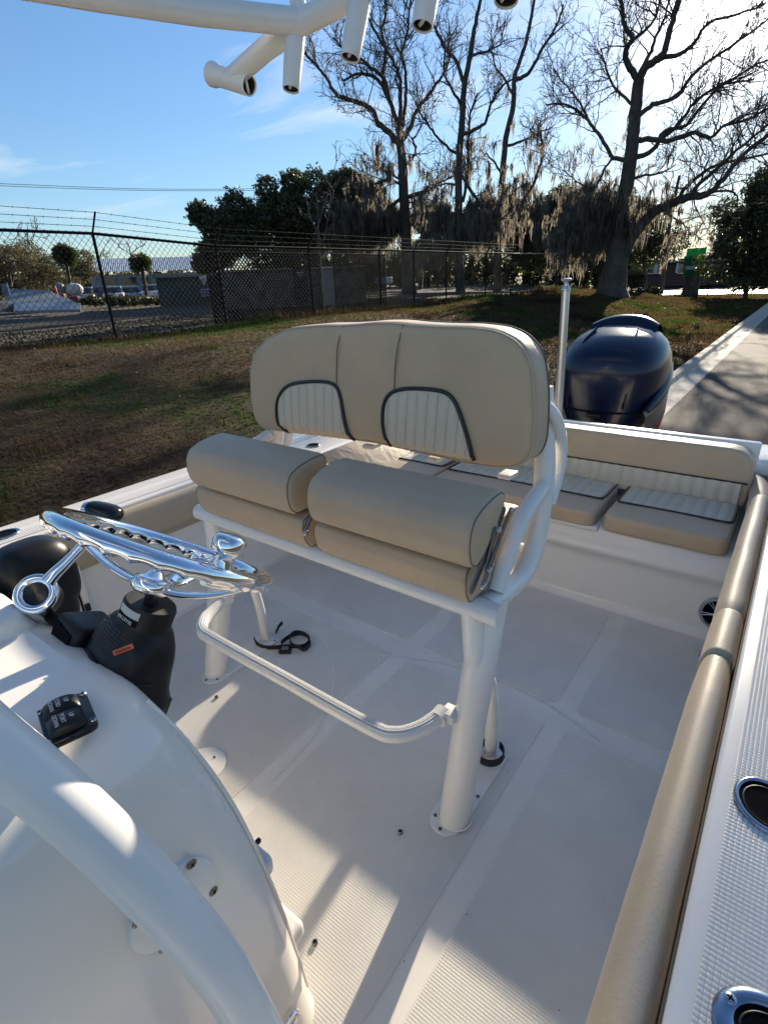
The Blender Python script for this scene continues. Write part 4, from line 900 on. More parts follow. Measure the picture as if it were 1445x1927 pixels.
# low tilt trailer
B2 = hor(70, 580, 24); tr = thing('flatbed_trailer', 'faded blue grey flatbed trailer parked behind the fence at the far left', 'trailer', tuple(B2))
def quadpx(pts, d, thick, name, m, parent):
    Q = [hor(x, y, dd) for (x, y), dd in zip(pts, d)]; n_ = np.cross(Q[1]-Q[0], Q[3]-Q[0]); n_ /= np.linalg.norm(n_); n_ *= -1 if np.dot(n_, Q[0]-CAM) < 0 else 1
    g = G(); g.add(Q+[q+n_*thick for q in Q], [(0, 1, 2, 3), (7, 6, 5, 4), (0, 4, 5, 1), (1, 5, 6, 2), (2, 6, 7, 3), (3, 7, 4, 0)]); return g.build(name, m, parent, smooth=False)
quadpx([(20, 544), (90, 546), (152, 572), (10, 571)], (23.5, 23.5, 22, 22), .1, 'rear_board', TBLUE, tr)
quadpx([(-60, 560), (26, 572), (27, 588), (-60, 584)], (21, 22, 22, 21), .1, 'side_panel', TBLUE, tr)
quadpx([(26, 571), (152, 570), (152, 582), (28, 585)], (22, 22, 21.6, 21.6), .1, 'deck_edge', CORR, tr)
pxbox(tr, 'axle_box', MATBLK, 36, 90, 584, 590, 22.3, .5, bevel=.03)
pxbox(tr, 'jack_plate', TBLUE, 4, 16, 534, 558, 21.5, .15); pxbox(tr, 'marker_rod', WHITEP, 15.5, 18.5, 532, 555, 21.3, .05)
# covered pallet, red machine, cars
cv = thing('covered_load', 'white and grey tarpaulin covered load beside a red machine behind the trailer', 'covered load', tuple(hor(130, 556, 42)))
pxbox(cv, 'cover', mat('white_tarp', (.42, .41, .38), .6, bump=(3, .6, .1)), 124, 158, 533, 556, 42, 3, bevel=.35); pxbox(cv, 'side_cover', mat('grey_tarp', (.16, .16, .18), .6), 103, 124, 531, 556, 42.3, 2.5, bevel=.3)
rm = thing('red_machine', 'small dark red machine with a raised arm beside the trailer', 'machine', tuple(hor(110, 562, 36)))
pxbox(rm, 'body', mat('red_machine_paint', (.16, .012, .012), .5), 92, 124, 552, 566, 36, 1.2, bevel=.1); pxbox(rm, 'hopper', mat('red_machine_paint', (.16, .012, .012), .5), 130, 149, 557, 568, 35.5, 1.0, bevel=.08)
a, b = hor(103, 538, 35.8), hor(110, 560, 35.8); g = G(); g.tube([a, b], .07, 8); g.build('arm', mat('bright_red', (.5, .07, .05), .5), rm)
CARP = {}
def make_car(colr, key):
    """local frame: x length, z up, origin on the ground; saloon profile with glazing, wheels, lamps"""
    m = mat('car_paint_'+key, colr, .3, coat=.8, metal=.2); root = bpy.data.objects.new('parked_car', None); col.objects.link(root)
    def bprof(P, hw, name, mm, bev, par):
        g = G(); g.prism(P, -hw, hw, lambda a, b, d: (a, d, b)); o = g.build(name, mm, par, bevel=bev); return o
    bd = bprof([(-2.2, .3), (-2.25, .62), (-2.1, .82), (-1.5, .9), (1.1, .92), (1.9, .8), (2.2, .62), (2.22, .3)], .88, 'body', m, .09, root)
    cb = bprof([(-1.55, .88), (-1.0, 1.38), (.35, 1.42), (1.15, .9)], .74, 'cabin', GLASS, .08, root); bprof([(-.98, 1.37), (-.9, 1.44), (.3, 1.46), (.38, 1.4)], .7, 'roof', m, .02, root)
    for sx in (-1.35, 1.38):
        for sy in (-.82, .82):
            g = G(); g.lathe([(.1, -.1), (.28, -.1), (.33, -.06), (.33, .06), (.28, .1), (.1, .1)], (sx, sy, .33), (0, 1, 0), 18); wl = g.build('wheel', RUBBER, root)
            g = G(); g.lathe([(.19, -.105), (.19, .105)], (sx, sy, .33), (0, 1, 0), 14); g.build('rim', STEEL, wl)
    for sy in (-.62, .62):
        g = G(); g.box((2.16, sy, .62), (.12, .3, .12)); g.build('headlight', INK, root, bevel=.02); g = G(); g.box((-2.2, sy, .66), (.1, .3, .12)); g.build('tail_lamp', REDP, root, bevel=.02)
    return root
def copy_tree(o, parent=None):
    c2 = o.copy(); col.objects.link(c2); c2.parent = parent
    for ch in list(o.children): copy_tree(ch, c2)
    return c2
cars = {'blue': make_car((.02, .035, .08), 'blue'), 'silver': make_car((.32, .33, .34), 'silver'), 'white': make_car((.6, .6, .6), 'white')}
used = set()
for key, x, y, d, yaw, lab in (('silver', 161, 551, 60, 2.6, 'silver car with dark windows parked beside the covered load'), ('blue', 184, 549, 62, 2.7, 'dark blue car parked left of the leaning fence post'), ('white', 215, 549, 60, 2.6, 'white car parked just right of the leaning fence post'),
        ('silver', 245, 549, 63, 2.75, 'silver car parked under the left edge of the round headed palm'), ('white', 285, 549, 62, 2.6, 'white car parked right of the round headed palm'),
        ('white', 1440, 531, 92, .3, 'white car parked at the far right beside the magnolia'), ('silver', 1352, 533, 94, .2, 'silver car parked between the brick house and the magnolia')):
    o = cars[key] if key not in used else copy_tree(cars[key]); used.add(key); P = hor(x, y, d); o.location = (P[0], P[1], float(zg(P[0], P[1]))); o.rotation_euler = (0, 0, yaw); tag(o, lab, 'car', 'parked cars in the distance')
# white building and skip seen under the moss
wb = thing('white_shed', 'white shed seen under the hanging moss behind the first bare oak', 'shed', tuple(hor(730, 545, 80)))
pxbox(wb, 'wall', WSID, 690, 800, 492, 535, 80, 8); roofslab(wb, 'roof', CORR, 686, 804, 492, 480, 80, 6, 40)
for x0 in (700, 722, 746): pxbox(wb, 'window', GLASS, x0, x0+12, 505, 514, 79.9, .2)
bc = thing('boat_cover', 'pale blue tarpaulin covered skip left of the first bare oak trunk', 'covered skip', tuple(hor(720, 536, 60))); pxbox(bc, 'cover', mat('pale_blue_tarp', (.30, .42, .5), .5), 706, 738, 521, 534, 60, 2, bevel=.15)
vt = thing('white_van', 'white van glimpsed through the farther net panel', 'van', tuple(hor(650, 530, 45))); pxbox(vt, 'cab', WHITEP, 646, 661, 511, 528, 45, 1.8, bevel=.25); pxbox(vt, 'body', mat('off_white_side', (.3, .3, .28), .6), 605, 646, 522, 530, 45.2, 1.6, bevel=.1)
# brick house
bh = thing('brick_house', 'low dark brick house with shingle roof and pale shutters across the far road', 'house', tuple(hor(1270, 535, 88)))
hw, c_, ux, uy, W_ = pxbox(bh, 'wall', BRICK, 1212, 1372, 492, 538, 88, 9)
pxbox(bh, 'eave', mat('pale_fascia', (.25, .25, .25), .6), 1209, 1376, 489.5, 492.5, 87.5, 1)
roofslab(bh, 'roof', SHING, 1208, 1376, 490, 471, 88, 6)
for x0, x1 in ((1218, 1247), (1275, 1288), (1326, 1334)):
    wn, *_ = pxbox(bh, 'window', GLASS, x0, x1, 496, 514, 87.9, .2); pxbox(bh, 'sill', WHITEP, x0-.5, x1+.5, 514, 515.2, 87.8, .2, parent=wn)
for x0 in (1231, 1271, 1335): pxbox(bh, 'shutter', mat('pale_shutter', (.42, .46, .5), .6), x0, x0+5, 495, 514, 87.75, .1)
fg = thing('garden_fence', 'low dark iron fence with ivy by the largest bare oak', 'fence', tuple(ground_hit(1180, 553)))
for k in range(17):
    pxbox(fg, 'picket', MATBLK, 1160+k*3, 1160.7+k*3, 516, 556, 44, .04)
pxbox(fg, 'rail', MATBLK, 1158, 1211, 520, 521, 44, .04); pxbox(fg, 'rail', MATBLK, 1158, 1211, 551, 552, 44, .04)
rng = np.random.default_rng(41)
hp = []
for _ in range(500):
    hp.append(hor(rng.uniform(1158, 1212), rng.uniform(508, 535), 44.3))
V, F = moss_mesh(hp, .040, 500, ln=(8, 22)); o = link('ivy', fastmesh('ivy', V, F), mat('dry_ivy', (.10, .085, .06), .9), None); tag(o, 'dry ivy and moss draped over the iron fence by the largest oak', 'ivy', kind='stuff')
# banner on its stump
ST = ground_hit(1296, 557); S_ = np.dot(ST-CAM, -RC[:, 2])/FPX; Dh = math.hypot(ST[0], ST[1])
st = thing('tree_stump', 'dark thick tree stump on the lawn under the green banner', 'tree stump', tuple(ST))
T = Tubes(); T.add(np.array([ST-[0, 0, .2], ST+[0, 0, .3], ST+[.1, 0, 1.2], hor(1300, 480, Dh+.3)]), np.array([18, 14.5, 12.5, 11.5])*S_, 14); link('trunk', T.mesh('trunk'), BARK, st, smooth=True)
bn = thing('garden_banner', 'green banner with a yellow flower and white lettering hung on the stump', 'banner', tuple(hor(1308, 495, Dh-.8)))
BG = mat('banner_green', (.008, .13, .055), .7, transl=(.01, .30, .12, .45)); bx, bc_, bux, buy, bW = pxbox(bn, 'cloth', BG, 1288, 1324, 467, 521, Dh-.85, .03)
pxbox(bn, 'white_band', mat('banner_band', (.25, .3, .27), .7), 1288.3, 1323.7, 500, 507.5, Dh-.87, .01)
O = hor(1305, 489, Dh-.9)
for k in range(10):
    a = k*math.pi/5; e = O+(bux*math.cos(a)*.55+np.array([0, 0, 1])*math.sin(a)*1.0)*8.5*S_; s2 = bux*-math.sin(a)+np.array([0, 0, 1])*math.cos(a)
    g = G(); mid = (O+e)/2; g.add([O, mid+s2*1.6*S_, e, mid-s2*1.6*S_], [(0, 1, 2, 3)]); g.build('petal', mat('banner_yellow', (.35, .27, .02), .7), bn, smooth=False)
g = G(); g.lathe([(2.6*S_, 0), (2.6*S_, .01)], O-buy*.03, buy, 16); g.build('flower_centre', BARK, bn)
lettering('SUNF', 8.5*S_, mat('banner_letter', (.55, .58, .55), .7), bn, hor(1304, 503.8, Dh-.93), bux, (0, 0, 1))
V, F = moss_mesh([hor(x, y, Dh-1.2) for x, y in ((1320, 488), (1314, 500), (1308, 512), (1318, 496), (1324, 490), (1306, 520))], S_, 26, ln=(18, 34), wd=(1.8, 4)); o = link('moss', fastmesh('moss', V, F), MOSS); tag(o, 'pale clump of hanging moss in front of the green banner', 'moss', kind='stuff')
# yard marker, utility pole, lines
P = ground_hit(1330, 556); g = G(); g.tube([P, hor(1334, 531, math.hypot(P[0], P[1]))], .05, 8); pk = g.build('marker_post', MATBLK); tag(pk, 'thin dark marker post on the lawn right of the stump', 'post')
P = ground_hit(1244, 553); Dp = math.hypot(P[0], P[1]); up_ = thing('utility_pole', 'dark wooden utility pole leaning behind the largest oak limbs', 'utility pole', tuple(P))
g = G(); g.tube([P, hor(1262, 400, Dp), hor(1278, 330, Dp)], [.2, .16, .13], 10); g.build('pole', BARK, up_)
a, b = hor(1262, 352, Dp), hor(1292, 356, Dp); g = G(); g.tube([a, b], .07, 6); g.build('crossarm', BARK, up_)
def wire(pts, d, lab, r=.02):
    Q = [hor(x, y, d) for x, y in pts]; g = G(); g.tube(spline(Q, 8), r, 5, ref=(0, 0, 1)); tag(g.build('power_line', MATBLK), lab, 'power line', 'overhead power lines')
wire([(-120, 340), (60, 348), (250, 355), (420, 356), (520, 354)], 90, 'upper of the two close overhead lines crossing the sky at the left', .03)
wire([(-120, 343.5), (60, 352), (250, 358), (420, 359), (520, 358)], 90, 'lower of the two close overhead lines crossing the sky at the left', .03)
for (x, y) in ((1100, 553),): pass
def hedge(lab, x0, x1, y, d, hpx, n, m=LEAF, seed=50, nm='hedge'):
    global rng; rng = np.random.default_rng(seed); lobes = []
    for x in np.arange(x0, x1, 9.0):
        P = hor(x+rng.normal(0, 2), y-hpx*.4*rng.uniform(.7, 1.2), d+rng.normal(0, 1)); S = d/FPX; lobes.append((P, (9*S, 9*S, hpx*S*.6*rng.uniform(.6, 1.2))))
    V, F = leafcloud(lobes, int(n*1.6), .12 if d < 60 else d*.0033, .15); o = link(nm, fastmesh(nm, V, F), m); tag(o, lab, nm)
hedge('low dark shrubs at the foot of the utility pole by the far road', 1206, 1236, 552, 52, 9, 900, seed=51, nm='shrub')
hedge('long dark hedge in front of the parked cars in the yard', 160, 330, 572, 45, 14, 6000, seed=52)
hedge('dark undergrowth along the foot of the trees behind the fence', 560, 1150, 548, 75, 100, 26000, seed=53)
hedge('dark shrubs below the magnolia across the far road', 1340, 1470, 540, 90, 16, 3500, seed=54)
hedge('dark distant tree belt along the horizon at the left', -200, 700, 548, 150, 44, 12000, seed=55, m=LEAF2)
hedge('distant grey tree belt behind the brick house', 1100, 1700, 530, 170, 50, 14000, seed=56, m=LEAF2)
# ================================================================== LEANING POST (helm seat)
lp_ = thing('leaning_post', 'white tubular helm seat with tan cushions and wide tan backrest standing on the deck', 'helm seat', (-1.1, 1.1, 0))
XR, XL, XM = -.52, -1.70, -1.11
mir = lambda p: np.array([2*XM-p[0], p[1], p[2]])
def TU(pts, r, name='frame_tube', n=18, both=False, flat=1., m=POWDER, k=8, sp=True, par=None, ref=None):
    for q in ((0, 1) if both else (0,)):
        P = [np.array(p, float) if q == 0 else mir(p) for p in pts]; g = G(); g.tube(spline(P, k) if sp else P, r, n, flat=flat, ref=ref); o = g.build(name, m, par or lp_, angle=60)
    return o
bz, by = .700, 1.072
TU([(XL-.035, by, bz), (XR+.052, by, bz)], .031, 'front_bar', sp=False, flat=1.0, n=24)
TU([(XL, 1.43, .70), (XR, 1.43, .70)], .026, 'rear_bar', sp=False)
# legs
TU([(-.534, .975, .0), (-.534, 1.055, .33), (-.530, 1.15, .70)], .050, 'leg', n=24, both=True, flat=.92, sp=False)
TU([(XR-.03, by, bz), (-.545, 1.075, .62), (-.538, 1.075, .54), (-.536, 1.10, .48)], .030, 'front_gusset', both=True)
TU([(-.545, 1.10, .50), (-.548, 1.20, .36), (-.548, 1.235, .18), (-.548, 1.238, .0)], .020, 'rear_brace', both=True)
for f in (0, 1):
    P = [(-.592, .93), (-.60, .955), (-.60, 1.275), (-.496, 1.275), (-.496, .955), (-.505, .925), (-.525, .908), (-.55, .903), (-.575, .91)]
    P = [p if f == 0 else (2*XM-p[0], p[1]) for p in P]
    g = G(); g.prism(P, .0035, .0105, lambda a, b, d: (a, b, d)); pl = g.build('base_plate', POWDER, lp_, bevel=.0015, seg=1)
    for q in ((-.582, .945), (-.548, .916), (-.508, 1.075), (-.508, 1.258), (-.588, 1.258)):
        q = q if f == 0 else (2*XM-q[0], q[1]); screw(pl, (q[0], q[1], .0105), (0, 0, 1), .0062, m=DSTEEL)
    g = G(); x = -.534 if f == 0 else 2*XM+.534; g.tube([(x+.051*math.cos(a), .977+.048*math.sin(a), .012) for a in np.linspace(0, 2*math.pi, 30)], .0035, 6); g.build('weld_bead', POWDER, lp_)
# seat side rails, arms, back uprights
side = [(XR, by+.02, .695), (XR, 1.20, .685), (XR, 1.32, .68), (XR, 1.405, .735), (XR-.004, 1.445, .83), (XR-.012, 1.475, .95), (XR-.035, 1.50, 1.08), (XR-.05, 1.50, 1.2)]
TU(side, .031, 'side_upright', both=True, n=20)
arm = [onx(932, 1112, XR), onx(955, 1040, XR), onx(984, 970, XR), onx(1020, 918, XR)]
TU(arm, .024, 'arm_rest_tube', both=True, n=18)
loop = [onx(1028, 766, XR-.01)+[-.02, .03, 0], onx(1046, 790, XR), onx(1055, 840, XR), onx(1050, 890, XR), onx(1034, 945, XR)]
TU(loop, .019, 'grab_loop', both=True, n=16)
g = G(); g.box((XR-.03, by+.10, .705), (.10, .20, .012)); g.build('side_gusset_plate', POWDER, lp_, bevel=.004)
g = G(); g.box((XM, 1.25, .722), (1.06, .34, .012)); g.build('seat_pan', POWDER, lp_, bevel=.004)
for z in (1.03, 1.25): TU([(XL+.02, 1.495, z), (XR-.04, 1.495, z)], .018, 'back_crossbar', sp=False)
for px, py in ((700, 838), (820, 862), (955, 893)):
    P = ony(px, py, 1.40); g = G(); g.box(P, (.042, .06, .014)); g.build('back_bracket', POWDER, lp_, bevel=.004)
# footrest
fz_ = .335
fb = [(-1.63, 1.055, fz_+.01), (-1.625, 1.00, fz_+.004), (-1.60, .925, fz_), (-1.545, .872, fz_), (-1.46, .862, fz_), (-1.1, .862, fz_), (-.76, .862, fz_), (-.675, .880, fz_), (-.625, .94, fz_+.004), (-.604, 1.01, fz_+.01)]
g = G(); Pf = spline(fb, 8); g.tube(Pf, .0215, 20); ft = g.build('footrest', POWDER, lp_)
Pf = [np.array(p) for p in Pf]
for k in (-2.2, -1.1, 0, 1.1, 2.2):
    a = math.radians(k*19-8); Q = []
    for i, p in enumerate(Pf):
        t = Pf[min(i+1, len(Pf)-1)]-Pf[max(i-1, 0)]; t /= np.linalg.norm(t); s = np.cross(t, (0, 0, 1.)); Q.append(p+np.array([0, 0, 1])*.0212*math.cos(a)+s*.0212*math.sin(a))
    g = G(); g.tube(Q, .0032, 6); g.build('grip_rib', POWDER, ft)
for f, P, dirx in ((0, Pf[-1], 1), (1, Pf[0], -1)):
    g = G(); g.box(P+np.array([dirx*.022, .012, .005]), (.045, .05, .030)); br = g.build('bracket', POWDER, lp_, bevel=.005)
    g = G(); g.tube([P-np.array([0, .022, .002]), P+np.array([0, .012, .002])], .026, 16); g.build('clamp', POWDER, br)
    screw(br, P+np.array([dirx*.02, -.014, .006]), (0, -1, 0), .006, m=DSTEEL)
# backrest
bk = lp_
yf = 1.330; out = [ony(*p, yf) for p in ((640, 611), (600, 611), (540, 616), (500, 634), (474, 662), (466, 700), (468, 745), (474, 785), (486, 805), (510, 812), (600, 822), (700, 836), (800, 858), (880, 876), (930, 884), (965, 884), (990, 872), (1001, 850), (1005, 800), (1005, 740), (999, 690), (988, 660), (966, 636), (930, 620), (880, 614), (820, 613), (770, 610), (740, 606), (700, 606), (670, 609))]
OP = [(p[0], p[2]) for p in out]
g = G(); r_ = .028
def BM(a, b, d): return (a, d+.035*max(0, (1.38-b))*0, b)
PB = puff(g, OP, yf, yf+.135, r_, .04, BM, dome=.006, n=220, sm=3); bko = g.build('backrest', TAN, bk, angle=85)
ctr = PB.mean(0)
def dist_out(x, z):
    d = np.min(np.hypot(PB[:, 0]-x, PB[:, 1]-z)); return d
def surf(x, z, lift=0):
    """front face of the backrest at x,z"""
    d = dist_out(x, z); 
    if d < r_: return yf+r_-math.sqrt(max(0, r_*r_-(r_-d)**2))-lift
    return yf-.006-lift
def ptpx(p): q = ony(*p, yf); return (q[0], q[2])
def arch(pxs, nr):
    A = np.array(spline([np.array([*ptpx(p), 0]) for p in pxs], 8))[:, :2]
    # piping along the arch
    g = G(); g.tube([(a, surf(a, b, .003), b) for a, b in A], .0062, 8); g.build('piping', PIPE, bko)
    x0, x1 = A[:, 0].min(), A[:, 0].max(); bot = A[0], A[-1]; nx = 90; rows_ = []
    closed = np.vstack([A, A[:1]])
    for i in range(nx+1):
        x = x0+(x1-x0)*(i+.02)/(nx+.04); zs = []
        for (a, b) in zip(closed[:-1], closed[1:]):
            if (a[0]-x)*(b[0]-x) <= 0 and a[0] != b[0]: zs.append(a[1]+(b[1]-a[1])*(x-a[0])/(b[0]-a[0]))
        if len(zs) < 2: zs = [zs[0]]*2 if zs else [A[0, 1]]*2
        lo, hi = min(zs), max(zs); row = []
        for j in range(15):
            z = lo+(hi-lo)*j/14; rb = .0045*abs(math.sin(math.pi*(x+.35*(z-lo)*0+.25*(z-1.0)*(-.35))/((x1-x0)/nr))); ed_ = min(1., 9*i/nx, 9*(nx-i)/nx, (14-j)/2.5); row.append((x, surf(x, z, .0008+rb*1.5*ed_), z))
        rows_.append(row)
    g = G(); g.grid(rows_); ri_ = g.build('ribbed_inset', WVIN, bko, angle=75); g = G(); pitch_ = (x1-x0)/nr
    for k in range(-3, nr+4):
        q = []
        for i in range(nx+1):
            pass
        for j in range(1, 14):
            # valley where the corrugation argument is a whole number
            best_ = None
            for i in range(3, nx-2):
                X_, Y_, Z_ = rows_[i][j]; ph = (X_-.0875*(Z_-1.0))/pitch_; fr = abs(ph-round(ph))
                if round(ph)-round(x0/pitch_) == k and fr < .12 and (best_ is None or fr < best_[0]): best_ = (fr, (X_, surf(X_, Z_, .0016), Z_))
            if best_: q.append(best_[1])
        if len(q) > 3: g.tube(q, .0012, 4)
    if g.V: g.build('rib_seam', RSEAM, ri_, smooth=False)
arch([(541, 815), (527, 796), (524, 765), (531, 740), (548, 724), (580, 718), (615, 718), (635, 726), (644, 748), (650, 785), (657, 815), (664, 829)], 9)
arch([(735, 840), (726, 815), (723, 785), (727, 755), (740, 738), (765, 731), (800, 731), (838, 737), (858, 755), (872, 790), (884, 830), (892, 866)], 9)
for pxs in ([(642, 613), (638, 650), (636, 690), (636, 726)], [(756, 612), (751, 650), (746, 690), (744, 731)]):
    P = [ptpx(p) for p in pxs]; g = G(); g.tube(spline([(a, surf(a, b, .0012), b) for a, b in P], 6), .0016, 6); g.build('seam', SEAM, bko)
    g = G()
    Q = [np.array(q) for q in spline([(a+.006, surf(a, b, .0018), b) for a, b in P], 22)]
    for q0, q1 in zip(Q[:-1:2], Q[1::2]): g.tube([q0, q1], .0011, 4)
    g.build('stitching', THREAD, bko)
ed = inset(PB, .004); g = G(); g.tube([(p[0], yf+.010, p[1]) for p in ed]+[(ed[0][0], yf+.010, ed[0][1])], .0020, 6, cap=False); g.build('edge_seam', THREAD, bko)
g = G(); ed2 = inset(PB, -.001)
g.tube([(p[0], yf+.10, p[1]) for p in ed2]+[(ed2[0][0], yf+.10, ed2[0][1])], .0022, 6, cap=False); g.build('rear_seam', SEAM, bko)
# embossed oval emblem in the middle of the backrest (pressed swoosh)
ec = ptpx((686, 728)); g = G()
for (a0, a1, rx, rz) in ((.5, 5.2, .034, .020), (.2, 3.4, .022, .011)):
    g.tube([(ec[0]+rx*math.cos(a), yf-.0052, ec[1]+rz*math.sin(a)) for a in np.linspace(a0, a1, 22)], .0012, 5)
g.tube([(ec[0]-.006+.03*t, yf-.0052, ec[1]+.004-.010*t) for t in np.linspace(0, 1, 6)], .0012, 5); g.build('embossed_emblem', TAN, bko)
# seat cushions: profile in y,z ; length along x
def bolst(xa, xb, prof_, lab=None, nm='cushion', pip=True, r=.018):
    g = G(); P = puff(g, prof_, xa, xb, r, r, lambda a, b, d: (d, a, b), dome=.004, n=100, sm=3); o = g.build(nm, TAN, lp_, angle=80)
    if pip:
        ed = inset(P, r*.28)
        for x in (xa+r*.3*(1 if xb > xa else -1), xb-r*.3*(1 if xb > xa else -1)):
            g = G(); g.tube([(x, p[0], p[1]) for p in ed]+[(x, ed[0][0], ed[0][1])], .0019, 6, cap=False); g.build('seam', SEAM, o)
    return o
up = [(1.0, .858), (.977, .878), (.967, .92), (.971, .962), (.99, .994), (1.03, 1.010), (1.09, 1.019), (1.135, 1.019), (1.152, 1.005), (1.154, .95), (1.150, .875), (1.135, .857)]
lo_ = [(1.032, .735), (1.012, .765), (1.004, .81), (1.010, .840), (1.04, .850), (1.11, .850), (1.150, .845), (1.158, .80), (1.152, .745), (1.11, .734)]
for a, b in ((-1.036, -.503), (-1.610, -1.102)): bolst(a, b, up, nm='upper_cushion', r=.024)
for a, b in ((-1.052, -.532), (-1.635, -1.092)): bolst(a, b, lo_, nm='lower_cushion', r=.014)
for a, b in ((-1.05, -.560), (-1.63, -1.10)):
    bolst(a, b, [(1.18, .735), (1.17, .80), (1.185, .865), (1.22, .880), (1.37, .880), (1.405, .862), (1.412, .80), (1.40, .738)], nm='rear_cushion', r=.02)
# flip hinges
def hinge(x):
    h = None
    P = {'a': onx(886, 1108, x), 'b': onx(944, 962, x), 'c': onx(908, 1070, x), 'd': onx(925, 995, x), 'e': onx(897, 1100, x), 'f': onx(950, 958, x)}
    def bar(p, q, w_, off, nm, par=None):
        p, q = np.array(p), np.array(q); t = (q-p)/np.linalg.norm(q-p); s = np.cross(t, (1, 0, 0)); c_ = (p+q)/2+np.array([off, 0, 0]); g = G()
        poly = [( (np.linalg.norm(q-p)/2)*k+w_*math.cos(a), w_*math.sin(a)) for k, a0 in ((1, -90), (-1, 90)) for a in np.radians(np.linspace(a0, a0+180, 7))]
        g.prism(poly, 0, .005, lambda u, v, d: c_+t*u+s*v+np.array([d, 0, 0])); return g.build(nm, DSTEEL, par or lp_, bevel=.001, seg=1)
    b1 = bar(P['a'], P['b'], .013, 0, 'hinge_plate'); bar(P['e'], P['f'], .008, .012, 'hinge_arm', b1); bar(P['c'], P['d'], .008, .007, 'hinge_link', b1)
    for k in ('c', 'd', 'e', 'f'):
        g = G(); g.lathe([(.0085, 0), (.0085, .006), (.006, .009), (.001, .01)], P[k]+np.array([.014, 0, 0]), (1, 0, 0), 12); g.build('pivot_bolt', STEEL, b1)
hinge(-.505)
# left seat hinge seen between the seats
x = -1.086
for (p, q) in ((onx(573, 1002, x), onx(586, 972, x)),):
    g = G(); g.tube([p, q], .007, 8); o = g.build('hinge_arm', DSTEEL, lp_)
    g = G(); g.lathe([(.010, 0), (.008, .006), (.001, .008)], p+np.array([.006, 0, 0]), (1, 0, 0), 12); g.build('pivot_bolt', STEEL, o)
# ================================================================== STRAPS
def strap(name, lab, pts, wd=.024, th=.002, buckle=None):
    t = thing(name, lab, 'strap', tuple(pts[0])); P = [np.array(p, float) for p in spline(pts, 8)]; R_ = []
    for i, p in enumerate(P):
        tt = P[min(i+1, len(P)-1)]-P[max(i-1, 0)]; tt /= np.linalg.norm(tt)+1e-9; up_ = np.array([0, 0, 1.]) ; up_ = up_-tt*np.dot(up_, tt); up_ /= np.linalg.norm(up_)+1e-9; n_ = np.cross(tt, up_)
        R_.append([p+up_*wd/2+n_*th, p-up_*wd/2+n_*th, p-up_*wd/2-n_*th, p+up_*wd/2-n_*th])
    g = G(); g.grid(R_, wrap_u=True, cap=True); g.build('webbing', STRAP, t, smooth=False)
    if buckle is not None:
        B = np.array(buckle); g = G(); u = np.array([.8, .6, 0]); v = np.array([-.6, .8, 0]); w3 = np.array([0, 0, 1.]); g.box(B, (.052, .036, .016), (u, v, w3)); bo = g.build('cam_buckle', BLACK, t, bevel=.003)
        g = G(); g.box(B+np.array([0, 0, .010]), (.030, .022, .008), (u, v, w3)); g.build('lever', DSTEEL, bo, bevel=.002)
    return t
def ring_(cx, cy, z, r, a0, a1, n=8, zz=0): return [(cx+r*math.cos(a), cy+r*math.sin(a), z+zz*i/n) for i, a in enumerate(np.radians(np.linspace(a0, a1, n)))]
xr = -.548
strap('tie_down_strap', 'black webbing strap looped round the foot of the port rear brace', ring_(xr+.004, 1.225, .034, .046, 100, 430, 12, .012), wd=.028)
L0 = onz(520, 1205, .0); LB = onz(537, 1224, .012)
strap('tie_down_strap', 'black webbing strap with a cam buckle coiled on the deck by the starboard leg', [(xr*0+2*XM+.548-.03, 1.20, .03), (2*XM+.548, 1.19, .02), (-1.62, 1.20, .015)]+[tuple(onz(555, 1216, .02))]+[tuple(onz(*q, .022)) for q in ((572, 1222), (584, 1210), (575, 1194), (556, 1190), (545, 1200), (550, 1213), (563, 1217), (578, 1212), (582, 1200), (566, 1192), (548, 1196), (530, 1210))]+[tuple(LB)], wd=.02, buckle=(LB[0], LB[1], .014))
g = G(); q = spline([onz(520, 1190, .02), onz(526, 1178, .025), onz(532, 1172, .03)], 4); 
R_ = [[np.array(p)+[0, 0, .010], np.array(p)-[0, 0, .010], np.array(p)-[.002, .002, .010], np.array(p)+[-.002, -.002, .010]] for p in q]; g.grid(R_, wrap_u=True, cap=True); tag(g.build('strap_tail', STRAP, smooth=False), 'short loose end of black strap sticking up by the starboard brace', 'strap')
# ================================================================== CONSOLE
con = thing('helm_console', 'white moulded helm console filling the lower left with switch panel on top', 'console', (-1.1, .0, 0))
CXc = -1.105
def cring(z, xp, ya, r, yfwd=-.62, n=10):
    P = rrect(2*CXc-xp, xp, yfwd, ya, (r, r, r, r), n); D = dens(P, 140); return [(p[0], p[1], z) for p in D]
keys = [(0.0, -.540, .412, .06), (.012, -.544, .410, .06), (.05, -.547, .404, .06), (.20, -.547, .392, .06), (.40, -.547, .374, .065), (.58, -.547, .352, .07), (.72, -.548, .328, .075), (.82, -.552, .306, .08), (.89, -.558, .286, .08), (.935, -.570, .272, .08), (.965, -.594, .262, .08), (.985, -.625, .252, .07), (.995, -.665, .24, .06), (1.0, -.72, .215, .05)]
kz = np.array(keys); zz_ = np.concatenate([np.linspace(0, .05, 4), np.linspace(.08, .86, 18), np.linspace(.875, 1.0, 20)])
rr = []
for z in zz_:
    v = [np.interp(z, kz[:, 0], kz[:, i]) for i in (1, 2, 3)]; rr.append(cring(z, *v))
# smooth vertically
A = np.array(rr); 
for _ in range(2): A[1:-1] = (A[:-2]+2*A[1:-1]+A[2:])/4
g = G(); g.grid([list(map(tuple, r)) for r in A], wrap_u=True); g.add([tuple(p) for p in A[-1]], [tuple(range(140))]); cbody = g.build('console_body', GEL, con, angle=50)
